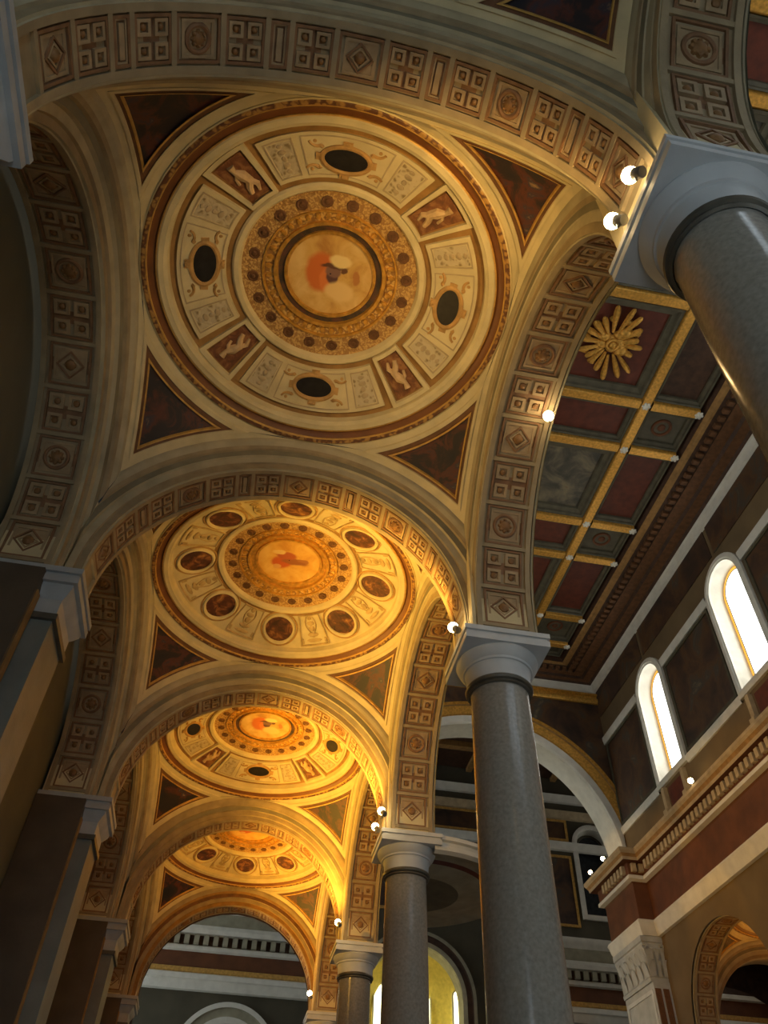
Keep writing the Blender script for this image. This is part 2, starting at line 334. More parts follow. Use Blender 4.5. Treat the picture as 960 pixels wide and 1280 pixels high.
def make_arch(name, label, cat, M, hw, kind, faces=(1, 1), coffers=True, group=None, skin=None, outer_plain=None, span=None, deep_left=False):
    """faces: mouldings towards -y and +y; outer_plain: the face that gets a flat band on a wall instead of the mitred mouldings"""
    o = thing(name, label, cat, group=group); o.matrix_basis = M
    skin = skin or [ARCHP, ARCHT, ARCHO]
    cv = hw-0.09 if kind == 'T' else hw-0.115
    b = MB()
    rows = [arc_pts(AR+0.04, y, 9, 64) for y in (-hw, hw)] if coffers else [arc_pts(AR, y, 9, 64) for y in (-hw, hw)]
    b.grid(rows)
    if coffers:
        for y0, y1 in ((-hw, -hw+0.07), (hw-0.07, hw)):
            b.grid([arc_pts(r, y, 9, 64) for r, y in ((AR+0.04, y0), (AR, y0), (AR, y1), (AR+0.04, y1))])
        lay = sorted(layout(kind)); ends = []
        for i, (t, k, l) in enumerate(lay):
            if i == 0: ends.append(t-l/2/AR-0.012)
            if i < len(lay)-1: ends.append((t+l/2/AR+lay[i+1][0]-lay[i+1][2]/2/AR)/2)
            else: ends.append(t+l/2/AR+0.012)
        for t in ends:
            q = 0.011
            f = lambda u, v, h, t=t: ((AR+0.04-h)*math.cos(t+u), v, Z0+(AR+0.04-h)*math.sin(t+u))
            b.box(-q, q, -hw+0.07, hw-0.07, 0.0, 0.035, 0, f)
    b.build('soffit', [skin[0] if not coffers else ARCHT], o)
    for sgn, on in ((-1, faces[0]), (1, faces[1])):
        if not on: continue
        b = MB()
        flat = outer_plain == sgn
        prev = None
        sp = span or (0.23 if kind == 'T' else 0.10)
        for rho, f, m in ARCH_PROF:
            if flat: row = arc_pts(rho, sgn*(hw+0.05*(1 if 0.1 < f < 0.9 else 0.3)), 2.995, 48)
            else:
                cl = (2.57-0.10*f) if kind == 'T' else (2.70-0.23*f)
                row = arc_pts(rho, sgn*(hw+sp*f), cl, 48, (2.82-0.35*f) if deep_left else None)
            if prev: b.grid([prev, row], m)
            prev = row
        b.build('archivolt', skin, o)
    if coffers:
        for t, k, l in layout(kind):
            me = coffer_mesh(k, round(l, 3), round(2*cv, 3))
            c, s = math.cos(t), math.sin(t)
            R = Matrix(((-s, 0, -c, (AR+0.038)*c), (0, 1, 0, 0), (c, 0, -s, Z0+(AR+0.038)*s), (0, 0, 0, 1)))
            if (R.to_3x3()).determinant() < 0: R = R @ Matrix.Diagonal((1, -1, 1, 1))
            put('coffer', me, o, R)
    return o

# ------------------------------------------------------------------ pendentives
def sphz(x, y, off=0): return Z0+math.sqrt(max(RS2-x*x-y*y, 0.01))-off
def tri_loop(dr, ds, off, n=20):
    r = 2.45+dr; s = SQ-ds
    r = min(r, s*1.405)
    if r > s: a0 = math.acos(s/r)
    else: a0 = 0.0
    arc = [(r*math.cos(a0+(PI/2-2*a0)*i/n), r*math.sin(a0+(PI/2-2*a0)*i/n)) for i in range(n+1)]
    y0 = arc[0][1]; x1 = arc[-1][0]; h = n//2
    out = [(s, y0+(s-y0)*i/h) for i in range(h+1)] + [(s+(x1-s)*i/h, s) for i in range(1, h+1)]
    return [[(x, y, sphz(x, y, off)) for x, y in q] for q in (arc, out)]
def pendentive_meshes():
    steps = [(0.0, 0.0, 0.0), (0.10, 0.07, 0.0), (0.105, 0.075, 0.03), (0.15, 0.105, 0.03), (0.155, 0.108, 0.005), (0.20, 0.14, 0.005), (0.205, 0.143, 0.025), (0.225, 0.155, 0.025), (0.23, 0.158, -0.02)]
    mats = [0, 0, 0, 0, 2, 2, 1, 1]
    loops = [tri_loop(*s) for s in steps]; b = MB(); g = MB()
    for i in range(len(loops)-1):
        for k in (0, 1): (g if mats[i] == 1 else b).grid([loops[i][k], loops[i+1][k]], 0 if mats[i] != 2 else 1)
    arc, out = loops[-1]; p = MB(); rows = []
    for j in range(13):
        t = j/12; rows.append([(lambda x, y: (x, y, sphz(x, y, -0.02)))(a[0]+(q[0]-a[0])*t, a[1]+(q[1]-a[1])*t) for a, q in zip(arc, out)])
    p.grid(rows)
    return b.mesh('plaster_field', [CREAM, BROWN]), g.mesh('gilt_frame', [GOLDP]), p.mesh('painting', [DKFIG])
PEND = pendentive_meshes()
def pendentives(cx, cy, bay, corners=(0, 1, 2, 3)):
    words = {0: 'far right', 1: 'far left', 2: 'near left', 3: 'near right'}
    for k in corners:
        o = thing('pendentive', 'dark painted pendentive, %s corner of %s' % (words[k], bay), 'pendentive', (cx, cy, 0), k*PI/2, 'painted pendentives')
        for n, me in zip(('plaster_field', 'gilt_frame', 'painting'), PEND): put(n, me, o)

# ------------------------------------------------------------------ domes
def shell(r): return 3.905-r*r/9.0
def polar(phi, r, h): return (r*math.cos(phi), r*math.sin(phi), shell(r)-h)
def tangent_map(phi, r0):
    c, s = math.cos(phi), math.sin(phi)
    def f(u, v, h):
        x = (r0+v)*c-u*s; y = (r0+v)*s+u*c; return (x, y, shell(math.hypot(x, y))-h)
    return f
def sector(b, p0, p1, r0, r1, h0, h1, m=0, n=10):
    """raised plate over an annular sector"""
    top = [[polar(p0+(p1-p0)*j/n, r, h1) for j in range(n+1)] for r in (r0, (r0+r1)/2, r1)]
    b.grid(top, m)
    ed = [(p0+(p1-p0)*j/n, r0) for j in range(n+1)]+[(p1, (r0+r1)/2)]+[(p1-(p1-p0)*j/n, r1) for j in range(n+1)]+[(p0, (r0+r1)/2)]
    ed.append(ed[0]); b.grid([[polar(a, r, h0) for a, r in ed], [polar(a, r, h1) for a, r in ed]], m)
def sector_frame(b, p0, p1, r0, r1, w, h0, h1, m=0, n=10):
    sector(b, p0, p1, r0, r0+w, h0, h1, m, n); sector(b, p0, p1, r1-w, r1, h0, h1, m, n)
    sector(b, p0, p0+w/((r0+r1)/2), r0+w, r1-w, h0, h1, m, 1); sector(b, p1-w/((r0+r1)/2), p1, r0+w, r1-w, h0, h1, m, 1)
PATERA = None
def dome_base(o, kind):
    global PATERA
    b = MB()   # ring cornice between the pendentives and the dome
    b.lathe([(2.50, 3.215), (2.462, 3.19), (2.455, 3.16), (2.44, 3.155)], 96)
    b.build('ring_cornice', [CREAM], o)
    b = MB(); b.lathe([(2.445, 3.158), (2.42, 3.15), (2.385, 3.165), (2.38, 3.18)], 96); b.build('gilt_leaf_ring', [FRIEZE], o)
    b = MB(); b.lathe([(2.385, 3.175), (2.378, 3.165), (2.368, 3.175), (2.364, 3.21)], 96); b.lathe([(2.275, 3.26), (2.27, 3.235), (2.255, 3.23), (2.25, 3.28)], 96); b.build('gilt_fillet', [GOLDP], o)
    b = MB(); b.lathe([(2.37, 3.19), (2.35, 3.215), (2.31, 3.25), (2.265, 3.27)], 96); b.build('frieze_ring', [COVE], o)
    b = MB(); b.lathe([(2.262, 3.28), (2.262, 3.245), (2.235, 3.23), (2.20, 3.25), (2.17, 3.255), (2.155, 3.28), (2.125, 3.30), (2.12, 3.42)], 96); b.build('inner_moulding', [CREAM], o)
    b = MB()
    b.lathe([(r, shell(r)) for r in [2.16, 2.0, 1.85, 1.7, 1.55, 1.4, 1.25]], 96)
    b.build('calotte', [OCHRE if kind == 'A' else CREAM], o)
    b = MB(); b.lathe([(1.34, shell(1.34)-0.0), (1.34, shell(1.34)-0.03), (1.31, shell(1.3)-0.065), (1.25, shell(1.25)-0.065), (1.225, shell(1.22)-0.03), (1.215, shell(1.2)+0.02)], 80); b.build('eye_cornice', [CREAM], o)
    b = MB(); b.lathe([(1.42, shell(1.42)-0.002), (1.34, shell(1.34)-0.002)], 80); b.build('ochre_groove', [OCHRE], o)
    b = MB(); b.lathe([(1.22, shell(1.2)-0.005), (0.92, shell(0.92)-0.005)], 80); b.build('lattice_band', [LATTICE], o)
    b = MB(); b.lathe([(0.95, shell(.95)), (0.945, shell(.95)-0.03), (0.92, shell(.92)-0.03), (0.91, shell(.91))], 72); b.lathe([(0.79, shell(.79)), (0.78, shell(.79)-0.05), (0.735, shell(.74)-0.05), (0.72, shell(.72)+0.01)], 72)
    b.lathe([(0.645, shell(.64)+0.0), (0.64, shell(.64)-0.035), (0.60, shell(.6)-0.035), (0.59, shell(.59)+0.01)], 72); b.build('gilt_moulding', [GOLD], o)
    b = MB(); b.lathe([(0.92, shell(.92)-0.003), (0.78, shell(.78)-0.003)], 72)
    b.build('leaf_ground', [GOLDLEAF], o)
    b = MB(); n = 40
    for k in range(n): b.dome((0, 0, 0.0), 0.042, 0.058, 0.035, 0, 6, tangent_map(2*PI*k/n, 0.855), 2)
    b.build('leaf_moulding', [GOLD], o)['kind'] = 'stuff'
    b = MB(); b.lathe([(0.73, shell(.73)), (0.62, shell(.62))], 72); b.build('dark_ring', [DARKRING if kind == 'A' else GOLD], o)
    b = MB(); rows = [[(r*math.cos(2*PI*j/48), r*math.sin(2*PI*j/48), shell(r)-0.004) for j in range(48)] for r in (0.61, 0.4, 0.2, 0.01)]; b.grid(rows, closed=True)
    b.build('painted_disc', [DISC_A if kind == 'A' else DISC_B], o)
    if PATERA is None:
        p = MB(); p.plate([(0.085*math.cos(t*PI/4), 0.085*math.sin(t*PI/4)) for t in range(8)], 0, 0.015, 0); p.ring((0, 0, 0.015), 0.07, 0.07, 0.025, 0.012, 0, 8); p.dome((0, 0, 0.015), 0.035, 0.035, 0.02, 0, 6, rings=2)
        PATERA = p.mesh('patera', [BROWN])
    for k in range(20):
        f = tangent_map(2*PI*(k+0.5)/20, 1.07); P = Vector(f(0, 0, 0.004)); t = 2*PI*(k+0.5)/20
        put('patera', PATERA, o, Matrix.Translation(P) @ Matrix.Rotation(t, 4, 'Z') @ Matrix.Rotation(PI, 4, 'X'))
def oval_cartouche(b, f):
    """strapwork frame around an oval: oval ring, scroll ears and keystones"""
    b.ring((0, 0, 0.045), 0.30, 0.175, 0.07, 0.035, 0, 28, f)
    for su in (-1, 1):
        for sv in (-1, 1):
            P = []
            for i in range(9):
                t = i/8; a = t*1.5*PI
                P.append((su*(0.30+0.12*t-0.05*math.sin(a)*t), sv*(0.13+0.10*t+0.05*math.cos(a)*t-0.05*t)))
            b.tube([f(u, v, 0.055) for u, v in P], [0.030-0.012*i/8 for i in range(9)], 0, 5)
            b.dome((su*0.40, sv*0.19, 0.03), 0.035, 0.035, 0.035, 0, 8, f, 2)
        b.box(su*0.345-0.03, su*0.345+0.03, -0.05, 0.05, 0.03, 0.065, 0, f)
        b.box(-0.06, 0.06, su*0.215-0.035, su*0.215+0.035, 0.03, 0.075, 0, f)
        b.dome((0, su*0.225, 0.07), 0.045, 0.03, 0.025, 0, 8, f, 2)
def dome_A(label):
    o = thing('dome', label, 'dome'); dome_base(o, 'A')
    for q in range(4):
        ph = q*PI/2
        b = MB(); sector(b, ph-0.575, ph+0.575, 1.42, 2.03, 0.0, 0.05, 0, 16); pn = b.build('stucco_panel', [CREAM], o)
        b = MB()
        sector_frame(b, ph-0.30, ph+0.30, 1.46, 1.99, 0.016, 0.05, 0.06, 0, 10)
        for sg in (-1, 1): sector_frame(b, ph+sg*0.445-0.095, ph+sg*0.445+0.095, 1.47, 1.98, 0.018, 0.05, 0.062, 0, 4)
        b.build('panel_fillet', [TAN], pn)
        for sg in (-1, 1):
            b = MB(); sector(b, ph+sg*0.445-0.078, ph+sg*0.445+0.078, 1.50, 1.95, 0.045, 0.053, 1, 4)
            f = tangent_map(ph+sg*0.445, 1.73)
            for v, ru, rv in ((-0.17, 0.045, 0.035), (-0.08, 0.06, 0.04), (0.0, 0.04, 0.045), (0.09, 0.065, 0.04), (0.17, 0.045, 0.03)):
                b.dome((0, v, 0.05), ru, rv, 0.02, 0, 8, f, 2)
            b.build('ornament_panel', [TAN, GROT], pn)
        f = tangent_map(ph, 1.68)
        b = MB(); oval_cartouche(b, f); b.build('cartouche', [STRAP], o)
        b = MB(); b.plate([(0.285*math.cos(t*PI/14), 0.16*math.sin(t*PI/14)) for t in range(28)], 0.045, 0.056, 0, f); b.build('oval_painting', [OVALP], o)
        ph = q*PI/2+PI/4
        b = MB(); sector_frame(b, ph-0.155, ph+0.155, 1.35, 2.11, 0.055, 0.0, 0.06, 0, 6); rb = b.build('rib_frame', [CREAM], o)
        b = MB(); sector(b, ph-0.105, ph+0.105, 1.43, 2.03, 0.0, 0.015, 0, 6); b.build('putto_panel', [FIGPNL], o)
        f = tangent_map(ph, 1.73); b = MB(); sg = 1 if q % 2 else -1
        P = [(0.02*sg, 0.22, 0.05), (0.03*sg, 0.14, 0.035), (-0.01*sg, 0.05, 0.075), (-0.04*sg, -0.05, 0.06), (0.03*sg, -0.13, 0.045), (0.06*sg, -0.21, 0.032)]
        b.tube([f(u, v, 0.025) for u, v, w in P], [w for u, v, w in P], 0, 8)
        b.tube([f(u*sg, v, 0.03) for u, v in ((0.0, 0.11), (0.08, 0.05), (0.10, -0.03))], [0.03, 0.026, 0.02], 0, 6)
        b.tube([f(u*sg, v, 0.03) for u, v in ((-0.04, -0.06), (-0.09, -0.14), (-0.05, -0.23))], [0.045, 0.038, 0.02], 0, 6)
        b.build('putto', [FLESH], o)
    return o
def dome_B(label):
    o = thing('dome', label, 'dome'); dome_base(o, 'B')
    for q in range(8):
        ph = q*PI/4; f = tangent_map(ph, 1.71)
        b = MB(); b.ring((0, 0, 0.0), 0.365, 0.365, 0.03, 0.03, 1, 32, f); b.ring((0, 0, 0.0), 0.305, 0.305, 0.06, 0.06, 0, 32, f); b.build('medallion_frame', [CREAM, STRAP], o)
        b = MB(); b.plate([(0.285*math.cos(t*PI/14), 0.285*math.sin(t*PI/14)) for t in range(28)], 0.0, 0.012, 0, f); b.build('medallion', [MEDAL], o)
        ph += PI/8; f = tangent_map(ph, 1.7)
        b = MB()
        sector_frame(b, ph-0.15, ph+0.15, 1.40, 2.07, 0.02, 0.0, 0.03, 0, 6)
        for v, ru, rv in ((-0.22, 0.05, 0.05), (-0.10, 0.085, 0.05), (0.02, 0.06, 0.07), (0.15, 0.12, 0.05), (0.27, 0.17, 0.04)):
            b.dome((0, v, 0.0), ru, rv, 0.035, 0, 8, f, 2)
        for sg in (-1, 1):
            b.tube([f(sg*(0.06+0.05*math.sin(t*0.9)), -0.25+0.09*t, 0.012) for t in range(6)], 0.014, 0, 4)
            b.box(sg*0.24-0.02, sg*0.24+0.02, 0.22, 0.31, 0, 0.02, 0, f)
        b.build('field_ornament', [STRAP2], o)
    return o

# ------------------------------------------------------------------ columns, piers, lamps
def column_into(o, h=0.0):
    b = MB(); a = 0.563; z0 = 0.0
    b.box(-a, a, -a, a, -0.07, 0.0); b.box(-a+0.03, a-0.03, -a+0.03, a-0.03, -0.11, -0.07); b.box(-a+0.008, a-0.008, -a+0.008, a-0.008, -0.20, -0.11)
    b.build('abacus', [MARBLE], o, smooth=False)
    b = MB(); b.lathe([(0.53, -0.20), (0.535, -0.23), (0.50, -0.30), (0.455, -0.34), (0.45, -0.37), (0.43, -0.375), (0.415, -0.42), (0.405, -0.58)], 48); b.build('echinus', [MARBLE], o)
    b = MB(); b.lathe([(0.40, -0.58), (0.425, -0.59), (0.435, -0.615), (0.425, -0.64), (0.395, -0.65), (0.40, -0.66), (0.405, -0.68), (0.38, -0.695)], 48); b.build('necking_ring', [NECK], o)
    b = MB(); b.lathe([(0.372, -0.685), (0.366, -0.75)]+[(0.366+0.064*(t**0.8), -0.75-5.95*t) for t in [i/10 for i in range(1, 11)]]+[(0.45, -6.72), (0.45, -6.80)], 48); b.build('shaft', [GRANITE], o)
    b = MB(); b.lathe([(0.45, -6.80), (0.50, -6.82), (0.52, -6.88), (0.50, -6.94), (0.46, -6.96), (0.46, -7.02), (0.54, -7.04), (0.57, -7.12), (0.54, -7.20), (0.50, -7.20)], 40); b.box(-0.6, 0.6, -0.6, 0.6, FLOOR, -7.2); b.build('base', [MARBLE], o, smooth=True)
def column(x, y, label, group=None):
    o = thing('column', label, 'column', (x, y, 0), 0, group); column_into(o)
    b = MB(); b.box(-0.44, 0.40, -0.50, 0.50, 0.0, 1.95); b.build('impost_block', [CREAM], o, smooth=False); return o
def pier(x, y, label, side=1):
    """wall pier with a pilaster towards +x*side"""
    o = thing('pier', label, 'pier', (x, y, 0), 0 if side > 0 else PI)
    b = MB(); a = 0.563
    b.box(-0.70, a, -a, a, -0.08, 0.0); b.box(-0.70, a-0.04, -a+0.04, a-0.04, -0.12, -0.08); b.box(-0.70, a-0.012, -a+0.012, a-0.012, -0.22, -0.12)
    b.build('abacus', [STONE], o, smooth=False)
    b = MB(); pr = [(0.52, -0.22), (0.51, -0.28), (0.46, -0.36), (0.43, -0.40), (0.43, -0.62)]
    rows = [[(-0.70, -r+0.02, z), (r-0.02, -r+0.02, z), (r-0.02, r-0.02, z), (-0.70, r-0.02, z)] for r, z in pr]; b.grid(rows); b.build('capital', [STONE], o)
    b = MB(); b.box(-0.70, 0.44, -0.44, 0.44, -0.70, -0.62); b.build('necking_band', [NECK], o, smooth=False)
    b = MB(); b.box(-0.70, 0.39, -0.39, 0.39, FLOOR+0.8, -0.70); b.build('pilaster_shaft', [PIERS], o, smooth=False)
    b = MB(); b.box(-0.70, 0.14, -0.62, -0.39, FLOOR, -0.1); b.box(-0.70, 0.14, 0.39, 0.62, FLOOR, -0.1); b.build('pier_return', [PIERD], o, smooth=False)
    b = MB()
    for sy in (-1, 1):
        b.box(0.13, 0.16, sy*0.505-0.06, sy*0.505+0.06, FLOOR+1, -0.4)
    b.build('return_panel', [OCHRE], o, smooth=False)  # ochre strips stand in for orange lamplight along the pier edges
    b = MB(); b.box(-0.70, 0.5, -0.5, 0.5, FLOOR, FLOOR+0.8); b.build('base', [PIERS], o, smooth=False)
    b = MB(); b.box(-0.66, 0.10, -0.50, 0.50, 0.0, 1.95); b.build('impost_block', [CREAM], o, smooth=False)
    return o
def lamp(x, y, z, aim, label, watts, col=WARM, cat='spotlight', lens_r=0.055, light=True, spread=78, group='spotlights on the cornices'):
    o = thing('spotlight', label, cat, (x, y, z), 0, group)
    d = (Vector(aim)-Vector((x, y, z))).normalized(); q = d.to_track_quat('Z', 'Y').to_matrix().to_4x4()
    b = MB(); b.lathe([(0.0, -0.10), (0.045, -0.10), (0.05, -0.08), (0.05, -0.01), (0.058, 0.0)], 14); b.build('housing', [STEEL], o).matrix_basis = q
    b = MB(); b.lathe([(lens_r*math.sin(PI*i/8), lens_r*(0.55-math.cos(PI*i/8))) for i in range(9)], 16); b.build('lens', [LENS], o).matrix_basis = q
    b = MB(); b.tube([(0, 0, -0.02), (0, 0, -0.09), (0, 0.0, -0.12)], 0.012, 0, 5); b.build('bracket', [STEEL], o)
    if light:
        l = bpy.data.lights.new('lamp_light', 'SPOT'); l.energy = watts; l.color = col; l.spot_size = math.radians(spread); l.spot_blend = 1.0; l.shadow_soft_size = 0.07
        lo = bpy.data.objects.new('lamp_light', l); COL.objects.link(lo); lo.parent = o
        p = d*(lens_r*1.6+0.05); lo.matrix_basis = Matrix.Translation(p) @ (-d).to_track_quat('Z', 'Y').to_matrix().to_4x4()
    return o

# ------------------------------------------------------------------ walls with arched openings
def wall_strip(b, u0, u1, z0, z1, ops, P, m=0):
    """ops: (centre, half width, z bottom, z spring, arch radius or 0 for flat top)"""
    us = {u0, u1}
    for c, r, zb, zs, ra in ops:
        for i in range(17):
            u = c-r*math.cos(PI*i/16)
            if u0 <= u <= u1: us.add(round(u, 5))
    us = sorted(us)
    top = lambda o, u: o[3]+(math.sqrt(max(o[1]**2-(u-o[0])**2, 0)) if o[4] else 0)
    for a, c in zip(us[:-1], us[1:]):
        mid = (a+c)/2; hit = sorted([o for o in ops if abs(mid-o[0]) < o[1]], key=lambda o: o[2]); lo_a = lo_c = z0
        for o in hit:
            if o[2] > lo_a+1e-4: b.add([P(a, lo_a), P(c, lo_c), P(c, o[2]), P(a, o[2])], [(0, 1, 2, 3)], m)
            lo_a, lo_c = top(o, a), top(o, c)
        b.add([P(a, lo_a), P(c, lo_c), P(c, z1), P(a, z1)], [(0, 1, 2, 3)], m)
def extrude_profile(b, prof, path, m=0, ms=None):
    """prof: list of (offset, z); path: function offset -> list of points (x, y) along the wall"""
    rows = [[(x, y, z) for x, y in path(o)] for o, z in prof]
    for i in range(len(rows)-1): b.grid(rows[i:i+2], ms[i] if ms else m)
WINN = [0]
def clerestory_window(M, lit=PANE, border=PANEO, h=1.0):
    """local frame: u along the wall, +n into the room (local y = n), z up from the sill; opening half width 0.82"""
    WINN[0] += 1
    o = bpy.data.objects.new('window_%d' % WINN[0], None); COL.objects.link(o); o.matrix_basis = M; o['kind'] = 'structure'
    zs, zb, dep = 3.55, 0.18, -0.42
    def loop(r, y, bot):
        return [(-r, y, bot)]+[(-r*math.cos(PI*i/16), y, zs+r*math.sin(PI*i/16)) for i in range(17)]+[(r, y, bot)]
    def cl(l): return l+[l[0]]
    b = MB(); b.grid([cl(loop(1.15, 0.0, -0.12)), cl(loop(1.15, 0.10, -0.12)), cl(loop(1.08, 0.13, -0.05)), cl(loop(0.98, 0.13, 0.05)), cl(loop(0.95, 0.09, 0.08)), cl(loop(0.90, 0.09, 0.12)), cl(loop(0.90, 0.0, 0.12))]); b.build('window_frame', [WHITE], o)
    b = MB(); b.grid([cl(loop(0.90, 0.0, 0.12)), cl(loop(0.82, dep, 0.20))]); b.build('reveal', [WHITE], o)
    b = MB(); b.grid([cl(loop(0.82, dep, 0.20)), cl(loop(0.70, dep+0.01, 0.32))]); b.build('coloured_border', [border], o)
    b = MB(); b.grid([cl(loop(0.705, dep+0.025, 0.315)), cl(loop(0.69, dep+0.03, 0.33)), cl(loop(0.68, dep, 0.34))]); b.build('lead_fillet', [NECK], o)
    b = MB(); l = loop(0.70, dep, 0.32); b.add(l, [tuple(range(len(l)))]); b.build('pane', [lit], o, smooth=False)
    return o

# ================================================================== SETTING
# aisle wall behind the left arches, floor, facade behind the camera
b = MB(); b.box(-4.1, -3.66, YB-0.4, 25.0, FLOOR, 4.2); struct(b.build('wall_left', [WALLP], smooth=False))
b = MB(); b.box(-10, 28, YB-0.4, 47, FLOOR-0.2, FLOOR); struct(b.build('floor', [FLOORM], smooth=False))
b = MB()
wall_strip(b, -3.9, 21.5, FLOOR, 15.2, [(0.0, 0.82, -4.82, -1.45, 0.82), (NX, 0.82, 6.38, 9.75, 0.82), (NX-3, 0.82, 6.38, 9.75, 0.82), (NX+3, 0.82, 6.38, 9.75, 0.82)], lambda u, z: (u, YB, z))
fw_ = struct(b.build('wall_front', [TAN], smooth=False))
for u, zz in ((0.0, -5.0), (NX, 6.2), (NX-3, 6.2), (NX+3, 6.2)): clerestory_window(T(u, YB, zz, 0), PANEB, PANEB)

# glowing glazed doors added out of view, to light the capitals from below
DN = [0]
for x, w in ((0.0, 1.5), (NX, 2.2), (2*NX, 1.5)):
    DN[0] += 1; d = bpy.data.objects.new('door_%d' % DN[0], None); COL.objects.link(d); d.location = (x, YB+0.02, FLOOR); d['kind'] = 'structure'
    for sg in (-1, 1):
        b = MB(); b.frame(min(0, sg*w), max(0, sg*w), 0.0, 4.6, 0.14, 0.02, 0.10, 0, lambda u, v, h: (u, h, v)); b.box(min(0, sg*w)+0.14, max(0, sg*w)-0.14, 0.02, 0.08, 2.2, 2.3); lf = b.build('door_leaf', [DKBROWN], d, smooth=False)
        b = MB(); b.box(min(0, sg*w)+0.14, max(0, sg*w)-0.14, 0.03, 0.05, 0.14, 4.46); b.build('door_glass', [DOORP], lf, smooth=False)
    b = MB(); b.frame(-w-0.25, w+0.25, -0.3, 4.85, 0.25, 0.0, 0.16, 0, lambda u, v, h: (u, h, v)); b.build('door_frame', [STONE], d, smooth=False)

# nave walls
AY = [-3, 3, 9, 15, 21]
def nave_wall(name, x, sgn, mat_):
    b = MB(); ops = [(y, AR+0.0, FLOOR, Z0, AR) for y in AY] + [(y, 0.90, 7.62, 11.05, 0.90) for y in AY]
    wall_strip(b, YB, YE, 0.0, 15.2, ops, lambda u, z: (x, u, z)); return struct(b.build(name, [mat_], smooth=False))
WR = nave_wall('wall_right', NW, -1, WALLB); WL = nave_wall('wall_nave_left', NL, 1, WALLP)
for y in AY:
    clerestory_window(T(NW, y, 7.5, PI/2)); clerestory_window(T(NL, y, 7.5, -PI/2))
# painted fields and string courses of the clerestory, pieces of the right wall
def string_course(parent, name, y0, y1, z, h, d, m):
    b = MB(); b.grid([[(NW-o, y, zz) for y in (y0, y1)] for o, zz in ((0, z-h), (d*0.6, z-h), (d*0.8, z-h*0.6), (d, z-h*0.4), (d, z), (0, z+0.02))]); b.build(name, [m], parent)
gaps = [(YB, -4.15)] + [(AY[i]+1.15, AY[i+1]-1.15) for i in range(4)] + [(22.15, YE)]
for y0, y1 in gaps:
    string_course(WR, 'string_course', y0, y1, 11.5, 0.32, 0.10, WHITE)
    string_course(WR, 'string_course', y0, y1, 7.55, 0.26, 0.10, WHITE)
    b = MB(); b.box(NW-0.03, NW, y0+0.25, y1-0.25, 7.75, 11.0, 0)
    pn = b.build('painted_panel', [DKFIG2], WR, smooth=False)
    b = MB(); b.frame(y0+0.12, y1-0.12, 7.62, 11.12, 0.10, 0, 0.06, 0, lambda u, v, h: (NW-h, u, v)); b.build('panel_frame', [GREENP], pn, smooth=False)
for y0, y1 in zip([YB]+AY, AY+[YE]):
    b = MB(); b.box(NW-0.03, NW, y0+0.1, y1-0.1, 12.5, 13.75); b.build('painted_frieze', [DKFIG2], WR, smooth=False)
b = MB()
for y in AY:
    for d in (-0.75, 0.75):
        b = MB(); b.box(NW-0.16, NW, y+d-0.09, y+d+0.09, 6.5, 7.3); b.box(NW-0.24, NW, y+d-0.13, y+d+0.13, 6.28, 6.5); b.build('sill_bracket', [TAN], WR, smooth=False)
    b = MB(); b.box(NW-0.05, NW, y-0.5, y+0.5, 6.4, 7.2); b.build('sill_panel', [REDBR], WR, smooth=False)

# entablature of the nave, breaking forward over the corner pier
ENT = [(0.0, 6.0), (0.64, 6.0), (0.64, 5.90), (0.58, 5.82), (0.52, 5.72), (0.50, 5.62), (0.27, 5.60), (0.26, 5.20), (0.31, 5.17), (0.31, 5.05), (0.16, 5.0), (0.12, 4.95), (0.12, 3.76), (0.22, 3.74), (0.25, 3.66), (0.21, 3.56), (0.18, 3.40), (0.12, 3.26), (0.0, 3.25)]
ENTM = [0, 0, 0, 1, 0, 2, 2, 3, 3, 3, 2, 2, 3, 3, 3, 3, 3, 3]
RS = 0.55
def ent_path(o): x = NW-o; return [(x, YB), (x, 24.45-o), (x-RS, 24.45-o), (x-RS, 26.75+o), (NW, 26.75+o)]
b = MB(); extrude_profile(b, ENT, ent_path, ms=ENTM); e1 = struct(b.build('trim_1', [TAN, OCHRE, REDF, WHITE]))
dm = MB(); dm.box(-0.085, 0.085, -0.07, 0.07, -0.15, 0.13); DENT = dm.mesh('dentil', [TAN], False)
y = 6.0
while y < 23.9: put('dentil', DENT, e1, Matrix.Translation((NW-0.33, y, 5.43)) @ Matrix.Rotation(PI/2, 4, 'Z')); y += 0.29
for i in range(7): put('dentil', DENT, e1, Matrix.Translation((NW-RS-0.33, 24.5+0.29*i, 5.43)) @ Matrix.Rotation(PI/2, 4, 'Z'))
for i in range(2): put('dentil', DENT, e1, Matrix.Translation((NW-0.36-0.27*i, 24.45-0.33, 5.43)))
# the same on the left side of the nave, above the arcade
b = MB(); extrude_profile(b, ENT, lambda o: [(NL+o*0.6, YB), (NL+o*0.6, YE)], ms=ENTM); struct(b.build('trim_2', [TAN, OCHRE, REDF, WHITE]))

# nave ceiling
BX = [NX-3.5, NX-1.68, NX+1.68, NX+3.5]; YB_ = []
y = -5.44*3+10.9
while y < 26: YB_ += [y, y+1.84]; y += 5.44
b = MB(); b.box(NL, NW, YB, YE, ZC+0.40, ZC+0.6); ceil = struct(b.build('ceiling', [DKBROWN], smooth=False))
def beam(p, q, w=0.2):
    b = MB(); (x0, y0), (x1, y1) = p, q; n = (w, 0) if x0 == x1 else (0, w)
    prof = [(1.0, 0.40), (1.0, 0.16), (0.8, 0.10), (0.75, 0.03), (0.62, 0.0), (-0.62, 0.0), (-0.75, 0.03), (-0.8, 0.10), (-1.0, 0.16), (-1.0, 0.40)]
    b.grid([[(x+n[0]*s, yy+n[1]*s, ZC+h) for x, yy in (p, q)] for s, h in prof]); return b.build('gilt_beam', [GOLD], ceil)
for x in BX[1:3]: beam((x, YB), (x, YE-0.9))
